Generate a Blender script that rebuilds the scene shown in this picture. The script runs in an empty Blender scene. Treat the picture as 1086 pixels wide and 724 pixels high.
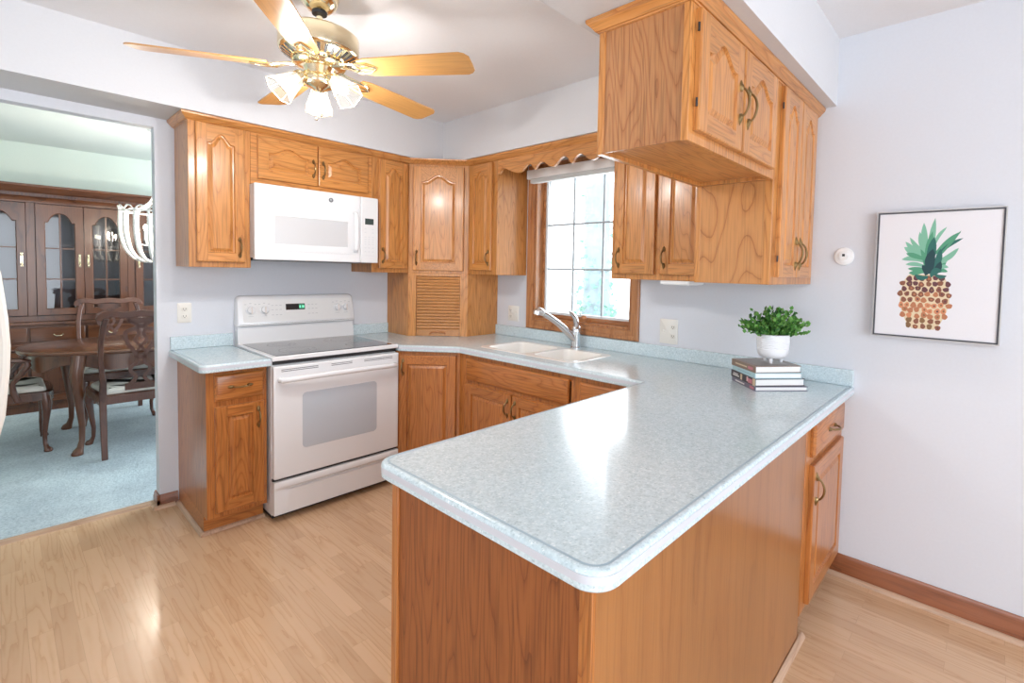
import bpy, bmesh, math, random
from mathutils import Vector, Matrix
PI = math.pi
R = math.radians
sc = bpy.context.scene
COL = sc.collection
# ------------------------------------------------------------------ camera, world, lights, exposure
vs = sc.view_settings
vs.view_transform = 'Standard'; vs.look = 'None'; vs.gamma = 1.0; vs.use_curve_mapping = False
vs.exposure = 0.17
cd = bpy.data.cameras.new('camera'); cam = bpy.data.objects.new('camera', cd); COL.objects.link(cam)
_r = Vector((.75312428, .65749206, .02253883)); _u = Vector((-.04730394, .0199495, .99868131)); _f = Vector((-.6561754, .75319732, -.04612642))
m = Matrix.Identity(4)
for i in range(3):
    m[i][0] = _r[i]; m[i][1] = _u[i]; m[i][2] = -_f[i]
m.translation = Vector((3.57535, -2.62273, 1.41747))
cam.matrix_world = m
cd.sensor_fit = 'HORIZONTAL'; cd.sensor_width = 36
cd.lens = 522.095 * 36 / 1086
cd.shift_x = -(595.99 - 543) / 1086
cd.shift_y = (312.36 - 362) / 1086
cd.clip_start = .05
sc.camera = cam
w = bpy.data.worlds.new('world'); sc.world = w; w.use_nodes = True
bg = w.node_tree.nodes['Background']; bg.inputs[0].default_value = (.86, .93, 1.0, 1); bg.inputs[1].default_value = 3.6

def area(name, loc, direction, sx, sy, power, col):
    l = bpy.data.lights.new(name, 'AREA'); l.shape = 'RECTANGLE'; l.size = sx; l.size_y = sy; l.energy = power; l.color = col
    o = bpy.data.objects.new(name, l); COL.objects.link(o); o.location = loc
    o.rotation_euler = Vector(direction).to_track_quat('-Z', 'Y').to_euler()
    return o
# added fill at unseen right and front openings; daylight through the dining room window
area('added_fill_right', (6.62, -2.6, 1.35), (-1, 0, -.05), 2.9, 2.1, 52, (.85, .92, 1.0))  # added fill from an assumed opening right of the camera
area('added_fill_front', (3.6, -5.32, 1.5), (0, 1, -.05), 1.9, 1.15, 9, (.93, .96, 1.0))  # weaker added fill from an assumed opening behind the camera
area('daylight_dining_window', (-1.7, .42, 1.5), (0, -1, -.15), 1.9, 1.7, 66, (.80, .91, 1.0))
area('daylight_kitchen_window', (1.44, .34, 1.62), (0, -1, -.12), .8, 1.0, 13, (.90, .96, 1.0))

# ------------------------------------------------------------------ materials
MATS = {}
def nt(name):
    m = bpy.data.materials.new(name); m.use_nodes = True
    n = m.node_tree.nodes; l = m.node_tree.links
    return m, n, l, n['Principled BSDF']
def plain(name, col, rough=.5, metal=0, coat=0, emit=0, emcol=None, spec=.5, noise=0.0, nscale=30):
    if name in MATS: return MATS[name]
    m, n, l, b = nt(name)
    b.inputs['Base Color'].default_value = (*col, 1); b.inputs['Roughness'].default_value = rough; b.inputs['Metallic'].default_value = metal
    b.inputs['Coat Weight'].default_value = coat; b.inputs['Coat Roughness'].default_value = .08; b.inputs['Specular IOR Level'].default_value = spec
    if emit:
        b.inputs['Emission Color'].default_value = (*(emcol or col), 1); b.inputs['Emission Strength'].default_value = emit
    if noise:
        tc = n.new('ShaderNodeTexCoord'); no = n.new('ShaderNodeTexNoise'); no.inputs['Scale'].default_value = nscale; no.inputs['Detail'].default_value = 4
        l.new(tc.outputs['Object'], no.inputs['Vector'])
        mr = n.new('ShaderNodeMapRange'); mr.inputs['To Min'].default_value = 1 - noise; mr.inputs['To Max'].default_value = 1 + noise
        l.new(no.outputs['Fac'], mr.inputs['Value'])
        mx = n.new('ShaderNodeMix'); mx.data_type = 'RGBA'; mx.blend_type = 'MULTIPLY'; mx.inputs['Factor'].default_value = 1
        mx.inputs['A'].default_value = (*col, 1); l.new(mr.outputs['Result'], mx.inputs['B']); l.new(mx.outputs['Result'], b.inputs['Base Color'])
        bp = n.new('ShaderNodeBump'); bp.inputs['Strength'].default_value = .08; bp.inputs['Distance'].default_value = .002
        l.new(no.outputs['Fac'], bp.inputs['Height']); l.new(bp.outputs['Normal'], b.inputs['Normal'])
    MATS[name] = m
    return m
def ramp(n, stops):
    r = n.new('ShaderNodeValToRGB'); e = r.color_ramp.elements
    while len(e) > 1: e.remove(e[-1])
    e[0].position = stops[0][0]; e[0].color = (*stops[0][1], 1)
    for p, c in stops[1:]:
        q = e.new(p); q.color = (*c, 1)
    return r
def math_(n, l, op, a, b=None):
    q = n.new('ShaderNodeMath'); q.operation = op
    for i, x in enumerate((a, b)):
        if x is None: continue
        if isinstance(x, (int, float)): q.inputs[i].default_value = x
        else: l.new(x, q.inputs[i])
    return q.outputs[0]
def wood(name, axis='z', light=(.62, .275, .078), mid=(.555, .228, .059), dark=(.42, .152, .036), rings=15, scale=9, rough=.3, coat=.25, along=.06, pore=.35):
    """oak: contour-line cathedral grain stretched along one axis, with fine pores"""
    m, n, l, b = nt(name)
    tc = n.new('ShaderNodeTexCoord'); oi = n.new('ShaderNodeObjectInfo')
    off = n.new('ShaderNodeVectorMath'); off.operation = 'SCALE'; off.inputs[0].default_value = (13.7, 9.1, 5.3); l.new(oi.outputs['Random'], off.inputs['Scale'])
    ad = n.new('ShaderNodeVectorMath'); ad.operation = 'ADD'; l.new(tc.outputs['Object'], ad.inputs[0]); l.new(off.outputs[0], ad.inputs[1])
    def mapped(a, c):
        mp = n.new('ShaderNodeMapping'); s = [c, c, c]; s['xyz'.index(axis)] = a; mp.inputs['Scale'].default_value = s
        l.new(ad.outputs[0], mp.inputs['Vector']); return mp.outputs[0]
    n1 = n.new('ShaderNodeTexNoise'); n1.inputs['Scale'].default_value = scale; n1.inputs['Detail'].default_value = 1.2; n1.inputs['Roughness'].default_value = .4
    l.new(mapped(along * 2.2, 1), n1.inputs['Vector'])
    nj = n.new('ShaderNodeTexNoise'); nj.inputs['Scale'].default_value = 22; nj.inputs['Detail'].default_value = 3
    l.new(mapped(.35, 1), nj.inputs['Vector'])
    v = math_(n, l, 'MULTIPLY', n1.outputs['Fac'], rings)
    j = math_(n, l, 'MULTIPLY', nj.outputs['Fac'], .55)
    v = math_(n, l, 'ADD', v, j)
    fr = math_(n, l, 'FRACT', v)
    c1 = ramp(n, [(0, dark), (.10, mid), (.35, light), (.75, light), (1, mid)])
    l.new(fr, c1.inputs['Fac'])
    n2 = n.new('ShaderNodeTexNoise'); n2.inputs['Scale'].default_value = 150; n2.inputs['Detail'].default_value = 2
    l.new(mapped(.035, 1), n2.inputs['Vector'])
    c2 = ramp(n, [(.36, (1 - pore,) * 3), (.52, (1, 1, 1))]); l.new(n2.outputs['Fac'], c2.inputs['Fac'])
    mx = n.new('ShaderNodeMix'); mx.data_type = 'RGBA'; mx.blend_type = 'MULTIPLY'; mx.inputs['Factor'].default_value = .8
    l.new(c1.outputs['Color'], mx.inputs['A']); l.new(c2.outputs['Color'], mx.inputs['B'])
    n3 = n.new('ShaderNodeTexNoise'); n3.inputs['Scale'].default_value = 2.0; l.new(mapped(.3, 1), n3.inputs['Vector'])
    c3 = ramp(n, [(.3, (.86, .84, .82)), (.7, (1.08, 1.06, 1.04))]); l.new(n3.outputs['Fac'], c3.inputs['Fac'])
    m2 = n.new('ShaderNodeMix'); m2.data_type = 'RGBA'; m2.blend_type = 'MULTIPLY'; m2.inputs['Factor'].default_value = 1
    l.new(mx.outputs['Result'], m2.inputs['A']); l.new(c3.outputs['Color'], m2.inputs['B'])
    l.new(m2.outputs['Result'], b.inputs['Base Color'])
    b.inputs['Roughness'].default_value = rough; b.inputs['Coat Weight'].default_value = coat; b.inputs['Coat Roughness'].default_value = .16
    bp = n.new('ShaderNodeBump'); bp.inputs['Strength'].default_value = .12; bp.inputs['Distance'].default_value = .001
    l.new(n2.outputs['Fac'], bp.inputs['Height']); l.new(bp.outputs['Normal'], b.inputs['Normal'])
    return m
OAK = {a: wood('oak_' + a, a) for a in 'xyz'}
OAKP = wood('oak_panel', 'z', rings=15, scale=12, along=.06, light=(.54, .255, .105), mid=(.48, .205, .08), dark=(.36, .14, .052))
OAKB = {a: wood('oak_base_' + a, a, light=(.50, .185, .045), mid=(.44, .150, .034), dark=(.32, .098, .021)) for a in 'xyz'}
OAKS = wood('oak_veneer_smooth', 'z', light=(.36, .15, .045), mid=(.33, .132, .039), dark=(.29, .11, .031), rings=6, scale=6, along=.03, rough=.28, pore=.15)
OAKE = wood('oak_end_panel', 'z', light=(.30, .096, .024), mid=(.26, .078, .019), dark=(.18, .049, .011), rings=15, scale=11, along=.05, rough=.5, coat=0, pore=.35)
TRIM = {a: wood('oak_trim_' + a, a, light=(.29, .095, .035), mid=(.24, .075, .026), dark=(.16, .048, .016), rings=5, pore=.25) for a in 'xyz'}
SHOE = {a: wood('oak_shoe_' + a, a, light=(.62, .42, .29), mid=(.55, .36, .24), dark=(.46, .28, .18), rings=4, pore=.2, rough=.4) for a in 'xyz'}
WING = wood('oak_window', 'z', light=(.48, .21, .08), mid=(.40, .16, .055), dark=(.28, .10, .03), rings=5)
WINGX = wood('oak_window_x', 'x', light=(.48, .21, .08), mid=(.40, .16, .055), dark=(.28, .10, .03), rings=5)
BLADE = wood('fan_blade_oak', 'x', light=(.62, .33, .11), mid=(.56, .28, .085), dark=(.47, .22, .06), rings=4, scale=3, along=.1, pore=.15)
CHERRY = wood('cherry', 'z', light=(.135, .046, .018), mid=(.105, .034, .013), dark=(.06, .019, .008), rings=4, scale=3, pore=.25, rough=.28, coat=.4)
CHERRYY = wood('cherry_y', 'y', light=(.135, .046, .018), mid=(.105, .034, .013), dark=(.06, .019, .008), rings=4, scale=3, pore=.25, rough=.2, coat=.5)
CHERRYD = wood('cherry_dark', 'z', light=(.115, .040, .022), mid=(.085, .028, .016), dark=(.05, .016, .01), rings=3, scale=3, pore=.2, rough=.26, coat=.4)

def wall_mat(name, col, rough=.55):
    return plain(name, col, rough, noise=.025, nscale=90, spec=.3)
WALL = wall_mat('wall_paint', (.685, .71, .765))
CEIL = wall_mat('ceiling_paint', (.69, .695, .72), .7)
GREEN = wall_mat('dining_paint', (.76, .82, .74))
WHITE = plain('appliance_white', (.79, .80, .82), .22, coat=.3)
WHITE2 = plain('appliance_panel', (.78, .78, .78), .35)
OFFW = plain('outlet_plastic', (.82, .80, .75), .35)
PLAST = plain('white_plastic', (.85, .86, .87), .4)
DARK = plain('dark_gap', (.02, .02, .022), .5)
BLACK = plain('black_glass', (.025, .03, .035), .06, coat=.6)
BRASS = plain('antique_brass', (.27, .185, .085), .34, metal=1)
BRASSL = plain('polished_brass', (.90, .79, .55), .14, metal=1)
CHROME = plain('chrome', (.66, .69, .72), .16, metal=1)
SINKM = plain('sink_white', (.88, .86, .82), .2, coat=.4)
GREYD = plain('grey_print', (.55, .56, .58), .5)

def counter_mat():
    m, n, l, b = nt('counter_speckle')
    tc = n.new('ShaderNodeTexCoord')
    v1 = n.new('ShaderNodeTexVoronoi'); v1.inputs['Scale'].default_value = 260; l.new(tc.outputs['Object'], v1.inputs['Vector'])
    r1 = ramp(n, [(0, (.41, .53, .575)), (.25, (.57, .69, .74)), (.55, (.61, .73, .78)), (.80, (.655, .77, .815)), (1, (.84, .90, .93))])
    l.new(v1.outputs['Color'], r1.inputs['Fac'])
    n1 = n.new('ShaderNodeTexNoise'); n1.inputs['Scale'].default_value = 90; n1.inputs['Detail'].default_value = 3; l.new(tc.outputs['Object'], n1.inputs['Vector'])
    r2 = ramp(n, [(.3, (.88, .90, .90)), (.7, (1.08, 1.07, 1.07))]); l.new(n1.outputs['Fac'], r2.inputs['Fac'])
    mx = n.new('ShaderNodeMix'); mx.data_type = 'RGBA'; mx.blend_type = 'MULTIPLY'; mx.inputs['Factor'].default_value = 1
    l.new(r1.outputs['Color'], mx.inputs['A']); l.new(r2.outputs['Color'], mx.inputs['B'])
    l.new(mx.outputs['Result'], b.inputs['Base Color'])
    b.inputs['Roughness'].default_value = .22; b.inputs['Coat Weight'].default_value = .4; b.inputs['Coat Roughness'].default_value = .1
    return m
COUNTER = counter_mat()
STRIPE = plain('counter_inlay', (.62, .65, .71), .25)
GROOVE = plain('counter_groove', (.34, .45, .52), .4)

def floor_mat():
    m, n, l, b = nt('laminate_floor')
    tc = n.new('ShaderNodeTexCoord')
    br = n.new('ShaderNodeTexBrick'); br.offset = .37; br.offset_frequency = 2; br.squash = 1
    br.inputs['Color1'].default_value = (0, 0, 0, 1); br.inputs['Color2'].default_value = (1, 1, 1, 1); br.inputs['Mortar'].default_value = (.5, .5, .5, 1)
    br.inputs['Scale'].default_value = 1; br.inputs['Brick Width'].default_value = .46; br.inputs['Row Height'].default_value = .066
    br.inputs['Mortar Size'].default_value = .0009; br.inputs['Mortar Smooth'].default_value = .2; br.inputs['Bias'].default_value = 0
    l.new(tc.outputs['Object'], br.inputs['Vector'])
    off = n.new('ShaderNodeVectorMath'); off.operation = 'SCALE'; off.inputs[0].default_value = (31, 17, 0); l.new(br.outputs['Color'], off.inputs['Scale'])
    ad = n.new('ShaderNodeVectorMath'); ad.operation = 'ADD'; l.new(tc.outputs['Object'], ad.inputs[0]); l.new(off.outputs[0], ad.inputs[1])
    def mapped(a, c):
        mp = n.new('ShaderNodeMapping'); mp.inputs['Scale'].default_value = (a, c, c); l.new(ad.outputs[0], mp.inputs['Vector']); return mp.outputs[0]
    n1 = n.new('ShaderNodeTexNoise'); n1.inputs['Scale'].default_value = 17; n1.inputs['Detail'].default_value = 1.5; l.new(mapped(.06, 1), n1.inputs['Vector'])
    nj = n.new('ShaderNodeTexNoise'); nj.inputs['Scale'].default_value = 30; nj.inputs['Detail'].default_value = 3; l.new(mapped(.3, 1), nj.inputs['Vector'])
    v = math_(n, l, 'ADD', math_(n, l, 'MULTIPLY', n1.outputs['Fac'], 8), math_(n, l, 'MULTIPLY', nj.outputs['Fac'], .7))
    fr = math_(n, l, 'FRACT', v)
    c1 = ramp(n, [(0, (.57, .35, .20)), (.14, (.63, .405, .24)), (.4, (.67, .445, .275)), (.8, (.67, .445, .275)), (1, (.65, .425, .255))]); l.new(fr, c1.inputs['Fac'])
    c2 = ramp(n, [(0, (.91, .89, .87)), (.5, (1, 1, 1)), (1, (1.06, 1.07, 1.08))]); l.new(br.outputs['Color'], c2.inputs['Fac'])
    mx = n.new('ShaderNodeMix'); mx.data_type = 'RGBA'; mx.blend_type = 'MULTIPLY'; mx.inputs['Factor'].default_value = 1
    l.new(c1.outputs['Color'], mx.inputs['A']); l.new(c2.outputs['Color'], mx.inputs['B'])
    m3 = n.new('ShaderNodeMix'); m3.data_type = 'RGBA'; l.new(math_(n, l, 'MULTIPLY', br.outputs['Fac'], .35), m3.inputs['Factor'])
    l.new(mx.outputs['Result'], m3.inputs['A']); m3.inputs['B'].default_value = (.38, .23, .12, 1)
    l.new(m3.outputs['Result'], b.inputs['Base Color'])
    n2 = n.new('ShaderNodeTexNoise'); n2.inputs['Scale'].default_value = 120; l.new(mapped(.04, 1), n2.inputs['Vector'])
    bp = n.new('ShaderNodeBump'); bp.inputs['Strength'].default_value = .06; bp.inputs['Distance'].default_value = .001
    l.new(n2.outputs['Fac'], bp.inputs['Height']); l.new(bp.outputs['Normal'], b.inputs['Normal'])
    b.inputs['Roughness'].default_value = .24; b.inputs['Coat Weight'].default_value = .2; b.inputs['Coat Roughness'].default_value = .12
    return m
def carpet_mat():
    m, n, l, b = nt('blue_carpet')
    tc = n.new('ShaderNodeTexCoord')
    n1 = n.new('ShaderNodeTexNoise'); n1.inputs['Scale'].default_value = 70; n1.inputs['Detail'].default_value = 5; n1.inputs['Roughness'].default_value = .8; l.new(tc.outputs['Object'], n1.inputs['Vector'])
    n2 = n.new('ShaderNodeTexNoise'); n2.inputs['Scale'].default_value = 3; n2.inputs['Detail'].default_value = 2; l.new(tc.outputs['Object'], n2.inputs['Vector'])
    c1 = ramp(n, [(.3, (.34, .42, .46)), (.5, (.52, .61, .65)), (.7, (.68, .76, .79))]); l.new(n1.outputs['Fac'], c1.inputs['Fac'])
    c2 = ramp(n, [(.35, (.88, .88, .9)), (.65, (1.08, 1.08, 1.08))]); l.new(n2.outputs['Fac'], c2.inputs['Fac'])
    mx = n.new('ShaderNodeMix'); mx.data_type = 'RGBA'; mx.blend_type = 'MULTIPLY'; mx.inputs['Factor'].default_value = 1
    l.new(c1.outputs['Color'], mx.inputs['A']); l.new(c2.outputs['Color'], mx.inputs['B']); l.new(mx.outputs['Result'], b.inputs['Base Color'])
    b.inputs['Roughness'].default_value = 1; b.inputs['Specular IOR Level'].default_value = .1
    bp = n.new('ShaderNodeBump'); bp.inputs['Strength'].default_value = .7; bp.inputs['Distance'].default_value = .012
    l.new(n1.outputs['Fac'], bp.inputs['Height']); l.new(bp.outputs['Normal'], b.inputs['Normal'])
    return m
def clear_glass(name, tint=(1, 1, 1), gloss=.12):
    m = bpy.data.materials.new(name); m.use_nodes = True; n = m.node_tree.nodes; l = m.node_tree.links; n.clear()
    o = n.new('ShaderNodeOutputMaterial'); t = n.new('ShaderNodeBsdfTransparent'); t.inputs[0].default_value = (*tint, 1)
    g = n.new('ShaderNodeBsdfGlossy'); g.inputs['Roughness'].default_value = .02; x = n.new('ShaderNodeMixShader')
    fz = n.new('ShaderNodeFresnel'); fz.inputs['IOR'].default_value = 1.45
    l.new(math_(n, l, 'ADD', fz.outputs[0], gloss), x.inputs[0])
    l.new(t.outputs[0], x.inputs[1]); l.new(g.outputs[0], x.inputs[2]); l.new(x.outputs[0], o.inputs[0])
    return m
GLASS = clear_glass('window_glass', gloss=.02)
CGLASS = clear_glass('cabinet_glass', (.70, .74, .80), gloss=.03)
def shade_glass():
    m = bpy.data.materials.new('lit_frosted_glass'); m.use_nodes = True; n = m.node_tree.nodes; l = m.node_tree.links; n.clear()
    o = n.new('ShaderNodeOutputMaterial'); t = n.new('ShaderNodeBsdfTransparent'); e = n.new('ShaderNodeEmission'); d = n.new('ShaderNodeBsdfTranslucent')
    e.inputs[0].default_value = (1, .95, .86, 1); e.inputs[1].default_value = 1.2; d.inputs[0].default_value = (.02, .02, .019, 1)
    a = n.new('ShaderNodeAddShader'); l.new(e.outputs[0], a.inputs[0]); l.new(d.outputs[0], a.inputs[1])
    x = n.new('ShaderNodeMixShader'); x.inputs[0].default_value = .45; l.new(t.outputs[0], x.inputs[1]); l.new(a.outputs[0], x.inputs[2]); l.new(x.outputs[0], o.inputs[0])
    return m
SHADE = shade_glass()

# ------------------------------------------------------------------ mesh helpers
def vec(p): return Vector(p)
class MB:
    def __init__(s): s.v = []; s.f = []; s.m = []; s.cur = 0
    def mat(s, i): s.cur = i; return s
    def vert(s, p): s.v.append(tuple(p)); return len(s.v) - 1
    def face(s, pts):
        s.f.append([s.vert(p) for p in pts]); s.m.append(s.cur); return s
    def fi(s, idx): s.f.append(list(idx)); s.m.append(s.cur)
    def box(s, a, b):
        x0, x1 = sorted((a[0], b[0])); y0, y1 = sorted((a[1], b[1])); z0, z1 = sorted((a[2], b[2]))
        i = [s.vert(p) for p in ((x0,y0,z0),(x1,y0,z0),(x1,y1,z0),(x0,y1,z0),(x0,y0,z1),(x1,y0,z1),(x1,y1,z1),(x0,y1,z1))]
        for q in ((3,2,1,0),(4,5,6,7),(0,1,5,4),(1,2,6,5),(2,3,7,6),(3,0,4,7)): s.fi([i[k] for k in q])
        return s
    def loft(s, loops, closed=True, cap0=True, cap1=True, mats=None):
        ix = [[s.vert(p) for p in lp] for lp in loops]
        for k in range(len(ix) - 1):
            if mats: s.cur = mats[k]
            a, b = ix[k], ix[k + 1]; N = len(a)
            for j in range(N if closed else N - 1):
                s.fi((a[j], a[(j + 1) % N], b[(j + 1) % N], b[j]))
        if cap0: s.fi(ix[0][::-1])
        if cap1: s.fi(ix[-1])
        return s
    def fbox(s, F, a, b):
        """box in a frame's own axes"""
        i = []
        for z in (a[2], b[2]):
            for x, y in ((a[0], a[1]), (b[0], a[1]), (b[0], b[1]), (a[0], b[1])): i.append(s.vert(F(x, y, z)))
        for q in ((3,2,1,0),(4,5,6,7),(0,1,5,4),(1,2,6,5),(2,3,7,6),(3,0,4,7)): s.fi([i[k] for k in q])
        return s
    def prism(s, poly, z0, z1):
        return s.loft([[(p[0], p[1], z0) for p in poly], [(p[0], p[1], z1) for p in poly]])
    def tube(s, pts, r, n=8, sx=1.0, caps=True, up=None):
        pts = [Vector(p) for p in pts]; N = len(pts)
        if not isinstance(r, (list, tuple)): r = [r] * N
        loops = []; pu = Vector(up) if up else None
        for k in range(N):
            t = (pts[min(k + 1, N - 1)] - pts[max(k - 1, 0)]).normalized()
            if pu is None:
                pu = t.orthogonal().normalized()
            a = (pu - t * pu.dot(t))
            if a.length < 1e-5: a = t.orthogonal()
            a.normalize(); pu = a if not up else Vector(up); b = t.cross(a)
            loops.append([pts[k] + a * (math.cos(2*PI*j/n) * r[k] * sx) + b * (math.sin(2*PI*j/n) * r[k]) for j in range(n)])
        return s.loft(loops, True, caps, caps)
    def lathe(s, prof, c=(0, 0, 0), n=24, M=None):
        loops = []
        for r, z in prof:
            lp = []
            for j in range(n):
                p = Vector((max(r, 1e-4) * math.cos(2*PI*j/n), max(r, 1e-4) * math.sin(2*PI*j/n), z))
                if M: p = M @ p
                lp.append(p + Vector(c))
            loops.append(lp)
        return s.loft(loops)
    def ball(s, c, r, n=10, sq=(1, 1, 1)):
        loops = []
        for i in range(1, n):
            a = PI * i / n
            loops.append([(c[0] + r*sq[0]*math.sin(a)*math.cos(2*PI*j/n), c[1] + r*sq[1]*math.sin(a)*math.sin(2*PI*j/n), c[2] - r*sq[2]*math.cos(a)) for j in range(n)])
        return s.loft(loops)
def obj(name, mb, mats, parent=None, bevel=0, smooth=35, local=False, seg=2):
    if not isinstance(mats, (list, tuple)): mats = [mats]
    me = bpy.data.meshes.new(name)
    off = Vector((0, 0, 0))
    if parent is not None and not local:
        q = parent
        while q is not None: off = off + q.location; q = q.parent
    me.from_pydata([tuple(Vector(v) - off) for v in mb.v], [], mb.f)
    for mt in mats: me.materials.append(mt)
    for p, i in zip(me.polygons, mb.m): p.material_index = min(i, len(mats) - 1)
    bm = bmesh.new(); bm.from_mesh(me); bmesh.ops.recalc_face_normals(bm, faces=bm.faces); bm.to_mesh(me); bm.free()
    if smooth:
        me.shade_smooth(); me.set_sharp_from_angle(angle=R(smooth))
    o = bpy.data.objects.new(name, me); COL.objects.link(o)
    if parent is not None: o.parent = parent
    if bevel:
        bv = o.modifiers.new('bevel', 'BEVEL'); bv.width = bevel; bv.segments = seg; bv.limit_method = 'ANGLE'; bv.angle_limit = R(50)
    return o
def tag(o, label, cat, group=None):
    o['label'] = label; o['category'] = cat
    if group: o['group'] = group
    return o
def thing(name, loc, label, cat, group=None, rz=0):
    o = bpy.data.objects.new(name, None); COL.objects.link(o); o.location = loc; o.rotation_euler = (0, 0, rz); o.empty_display_size = .05
    return tag(o, label, cat, group)
def struct(name, mb, mats, bevel=0, smooth=35):
    o = obj(name, mb, mats, None, bevel, smooth); o['kind'] = 'structure'; return o
def frame(o, u, nrm):
    o = Vector(o); u = Vector(u).normalized(); nrm = Vector(nrm).normalized(); z = Vector((0, 0, 1))
    return lambda a, b, c: o + u * a + z * b + nrm * c
def inset(poly, d):
    """offset a CCW polygon inward by d (miter)"""
    N = len(poly); out = []
    for i in range(N):
        p0, p1, p2 = (Vector(poly[i - 1][:2]), Vector(poly[i][:2]), Vector(poly[(i + 1) % N][:2]))
        a = (p1 - p0); b = (p2 - p1)
        if a.length < 1e-9: a = b
        if b.length < 1e-9: b = a
        a.normalize(); b.normalize()
        na, nb = Vector((-a.y, a.x)), Vector((-b.y, b.x))
        k = na + nb; den = 1 + na.dot(nb)
        out.append(tuple(p1 + k * (d / max(den, .25))))
    return out
def fillet(poly, radii, seg=8):
    out = []; N = len(poly)
    for i in range(N):
        r = radii[i]; p = Vector(poly[i])
        if not r: out.append(tuple(p)); continue
        a = (Vector(poly[i - 1]) - p).normalized(); b = (Vector(poly[(i + 1) % N]) - p).normalized()
        ang = a.angle(b); d = r / math.tan(ang / 2); c = p + (a + b).normalized() * (r / math.sin(ang / 2))
        s = p + a * d - c; e = p + b * d - c
        t0 = math.atan2(s.y, s.x); t1 = math.atan2(e.y, e.x)
        while t1 - t0 > PI: t1 -= 2*PI
        while t1 - t0 < -PI: t1 += 2*PI
        for k in range(seg + 1):
            t = t0 + (t1 - t0) * k / seg; out.append((c.x + r*math.cos(t), c.y + r*math.sin(t)))
    return out
def rrect(x0, y0, x1, y1, r, seg=6):
    return fillet([(x0, y0), (x1, y0), (x1, y1), (x0, y1)], [r] * 4, seg)

# ------------------------------------------------------------------ the setting
ZC, ZT, ZCEIL = .914, 2.228, 2.54
struct('floor', MB().box((-.09, -5.2, -.06), (6.5, 0, 0)), floor_mat())
o = MB().box((-3.6, -4.2, -.06), (-.09, .2, .004)); struct('floor.001', o, carpet_mat())
o = MB(); o.box((-.09, -5.2, ZCEIL), (6.5, .15, ZCEIL + .1)); struct('ceiling', o, wall_mat('ceiling_white', (.82, .82, .84), .7))
struct('ceiling.001', MB().box((-3.6, -4.2, ZCEIL), (-.09, .2, ZCEIL + .1)), wall_mat('dining_ceiling_paint', (.80, .85, .82)))
# range wall with the wide opening to the dining room
OY = -2.03
o = MB(); o.box((-.08, OY, 0), (0, .15, ZCEIL)); o.box((-.08, -3.85, 2.175), (0, OY, ZCEIL)); o.box((-.08, -5.2, 0), (0, -3.85, ZCEIL))
struct('wall_left', o, WALL)
# window wall
WX0, WX1, WZ0, WZ1 = 1.012, 1.872, 1.058, 2.16
o = MB(); o.box((-.08, 0, 0), (WX0, .15, ZCEIL)); o.box((WX1, 0, 0), (6.5, .15, ZCEIL)); o.box((WX0, 0, 0), (WX1, .15, WZ0)); o.box((WX0, 0, WZ1), (WX1, .15, ZCEIL))
struct('wall_back', o, WALL)
o = MB(); o.box((6.5, -5.2, 0), (6.6, -4.1, ZCEIL)); o.box((6.5, -1.1, 0), (6.6, .15, ZCEIL)); o.box((6.5, -4.1, 2.42), (6.6, -1.1, ZCEIL)); o.box((6.5, -4.1, 0), (6.6, -1.1, .25))
struct('wall_right', o, WALL)
o = MB(); o.box((-.08, -5.3, 0), (2.6, -5.2, ZCEIL)); o.box((4.6, -5.3, 0), (6.6, -5.2, ZCEIL)); o.box((2.6, -5.3, 0), (4.6, -5.2, .9)); o.box((2.6, -5.3, 2.15), (4.6, -5.2, ZCEIL))
struct('wall_front', o, WALL)
# soffits above the cabinets
o = MB(); o.box((0, -5.2, ZT), (.345, 0, ZCEIL)); struct('soffit_left', o, CEIL)
o = MB(); o.box((.345, -.345, ZT), (2.515, 0, ZCEIL)); struct('soffit_back', o, CEIL)
o = MB(); o.box((2.515, -1.95, ZT), (2.985, 0, ZCEIL)); struct('soffit_peninsula', o, CEIL)
# dining room shell
o = MB(); o.box((-3.6, -4.2, 0), (-3.5, .2, ZCEIL)); struct('wall_dining_left', o, GREEN)
o = MB(); o.box((-3.6, -4.3, 0), (-.08, -4.2, ZCEIL)); struct('wall_dining_front', o, GREEN)
o = MB(); o.box((-3.6, .2, 0), (-2.7, .3, ZCEIL)); o.box((-.7, .2, 0), (-.08, .3, ZCEIL)); o.box((-2.7, .2, 0), (-.7, .3, .6)); o.box((-2.7, .2, 2.35), (-.7, .3, ZCEIL))
struct('wall_dining_back', o, GREEN)
# baseboards, shoe mouldings, transition strip
def base_profile(h=.105, t=.014):
    return [(0, 0), (t, 0), (t, h - .028), (t - .003, h - .020), (t - .004, h - .010), (t - .009, h), (0, h)]
def run(mb, F, L, prof, z0=0.0):
    mb.loft([[F(0, z + z0, d) for d, z in prof], [F(L, z + z0, d) for d, z in prof]])
qr = [(.014, 0), (.031, 0), (.030, .008), (.026, .014), (.020, .018), (.014, .019)]
b_ = MB(); run(b_, frame((3.08, 0, 0), (1, 0, 0), (0, -1, 0)), 3.4, base_profile()); run(b_, frame((3.022, 0, 0), (1, 0, 0), (0, -1, 0)), .058, base_profile(.097)); struct('baseboard_back', b_, TRIM['x'])
b_ = MB(); run(b_, frame((3.026, 0, 0), (1, 0, 0), (0, -1, 0)), 3.454, qr); struct('trim_1', b_, SHOE['x'])
b_ = MB(); run(b_, frame((0, -1.945, 0), (0, -1, 0), (1, 0, 0)), .085 + .014, base_profile(.075)); run(b_, frame((.014, OY, 0), (-1, 0, 0), (0, -1, 0)), .108, base_profile(.075))
struct('baseboard_left', b_, TRIM['y'])
b_ = MB(); run(b_, frame((0, -1.96, 0), (0, -1, 0), (1, 0, 0)), .07 + .031, qr); run(b_, frame((.031, OY, 0), (-1, 0, 0), (0, -1, 0)), .125, qr); struct('trim_2', b_, SHOE['y'])
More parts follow.
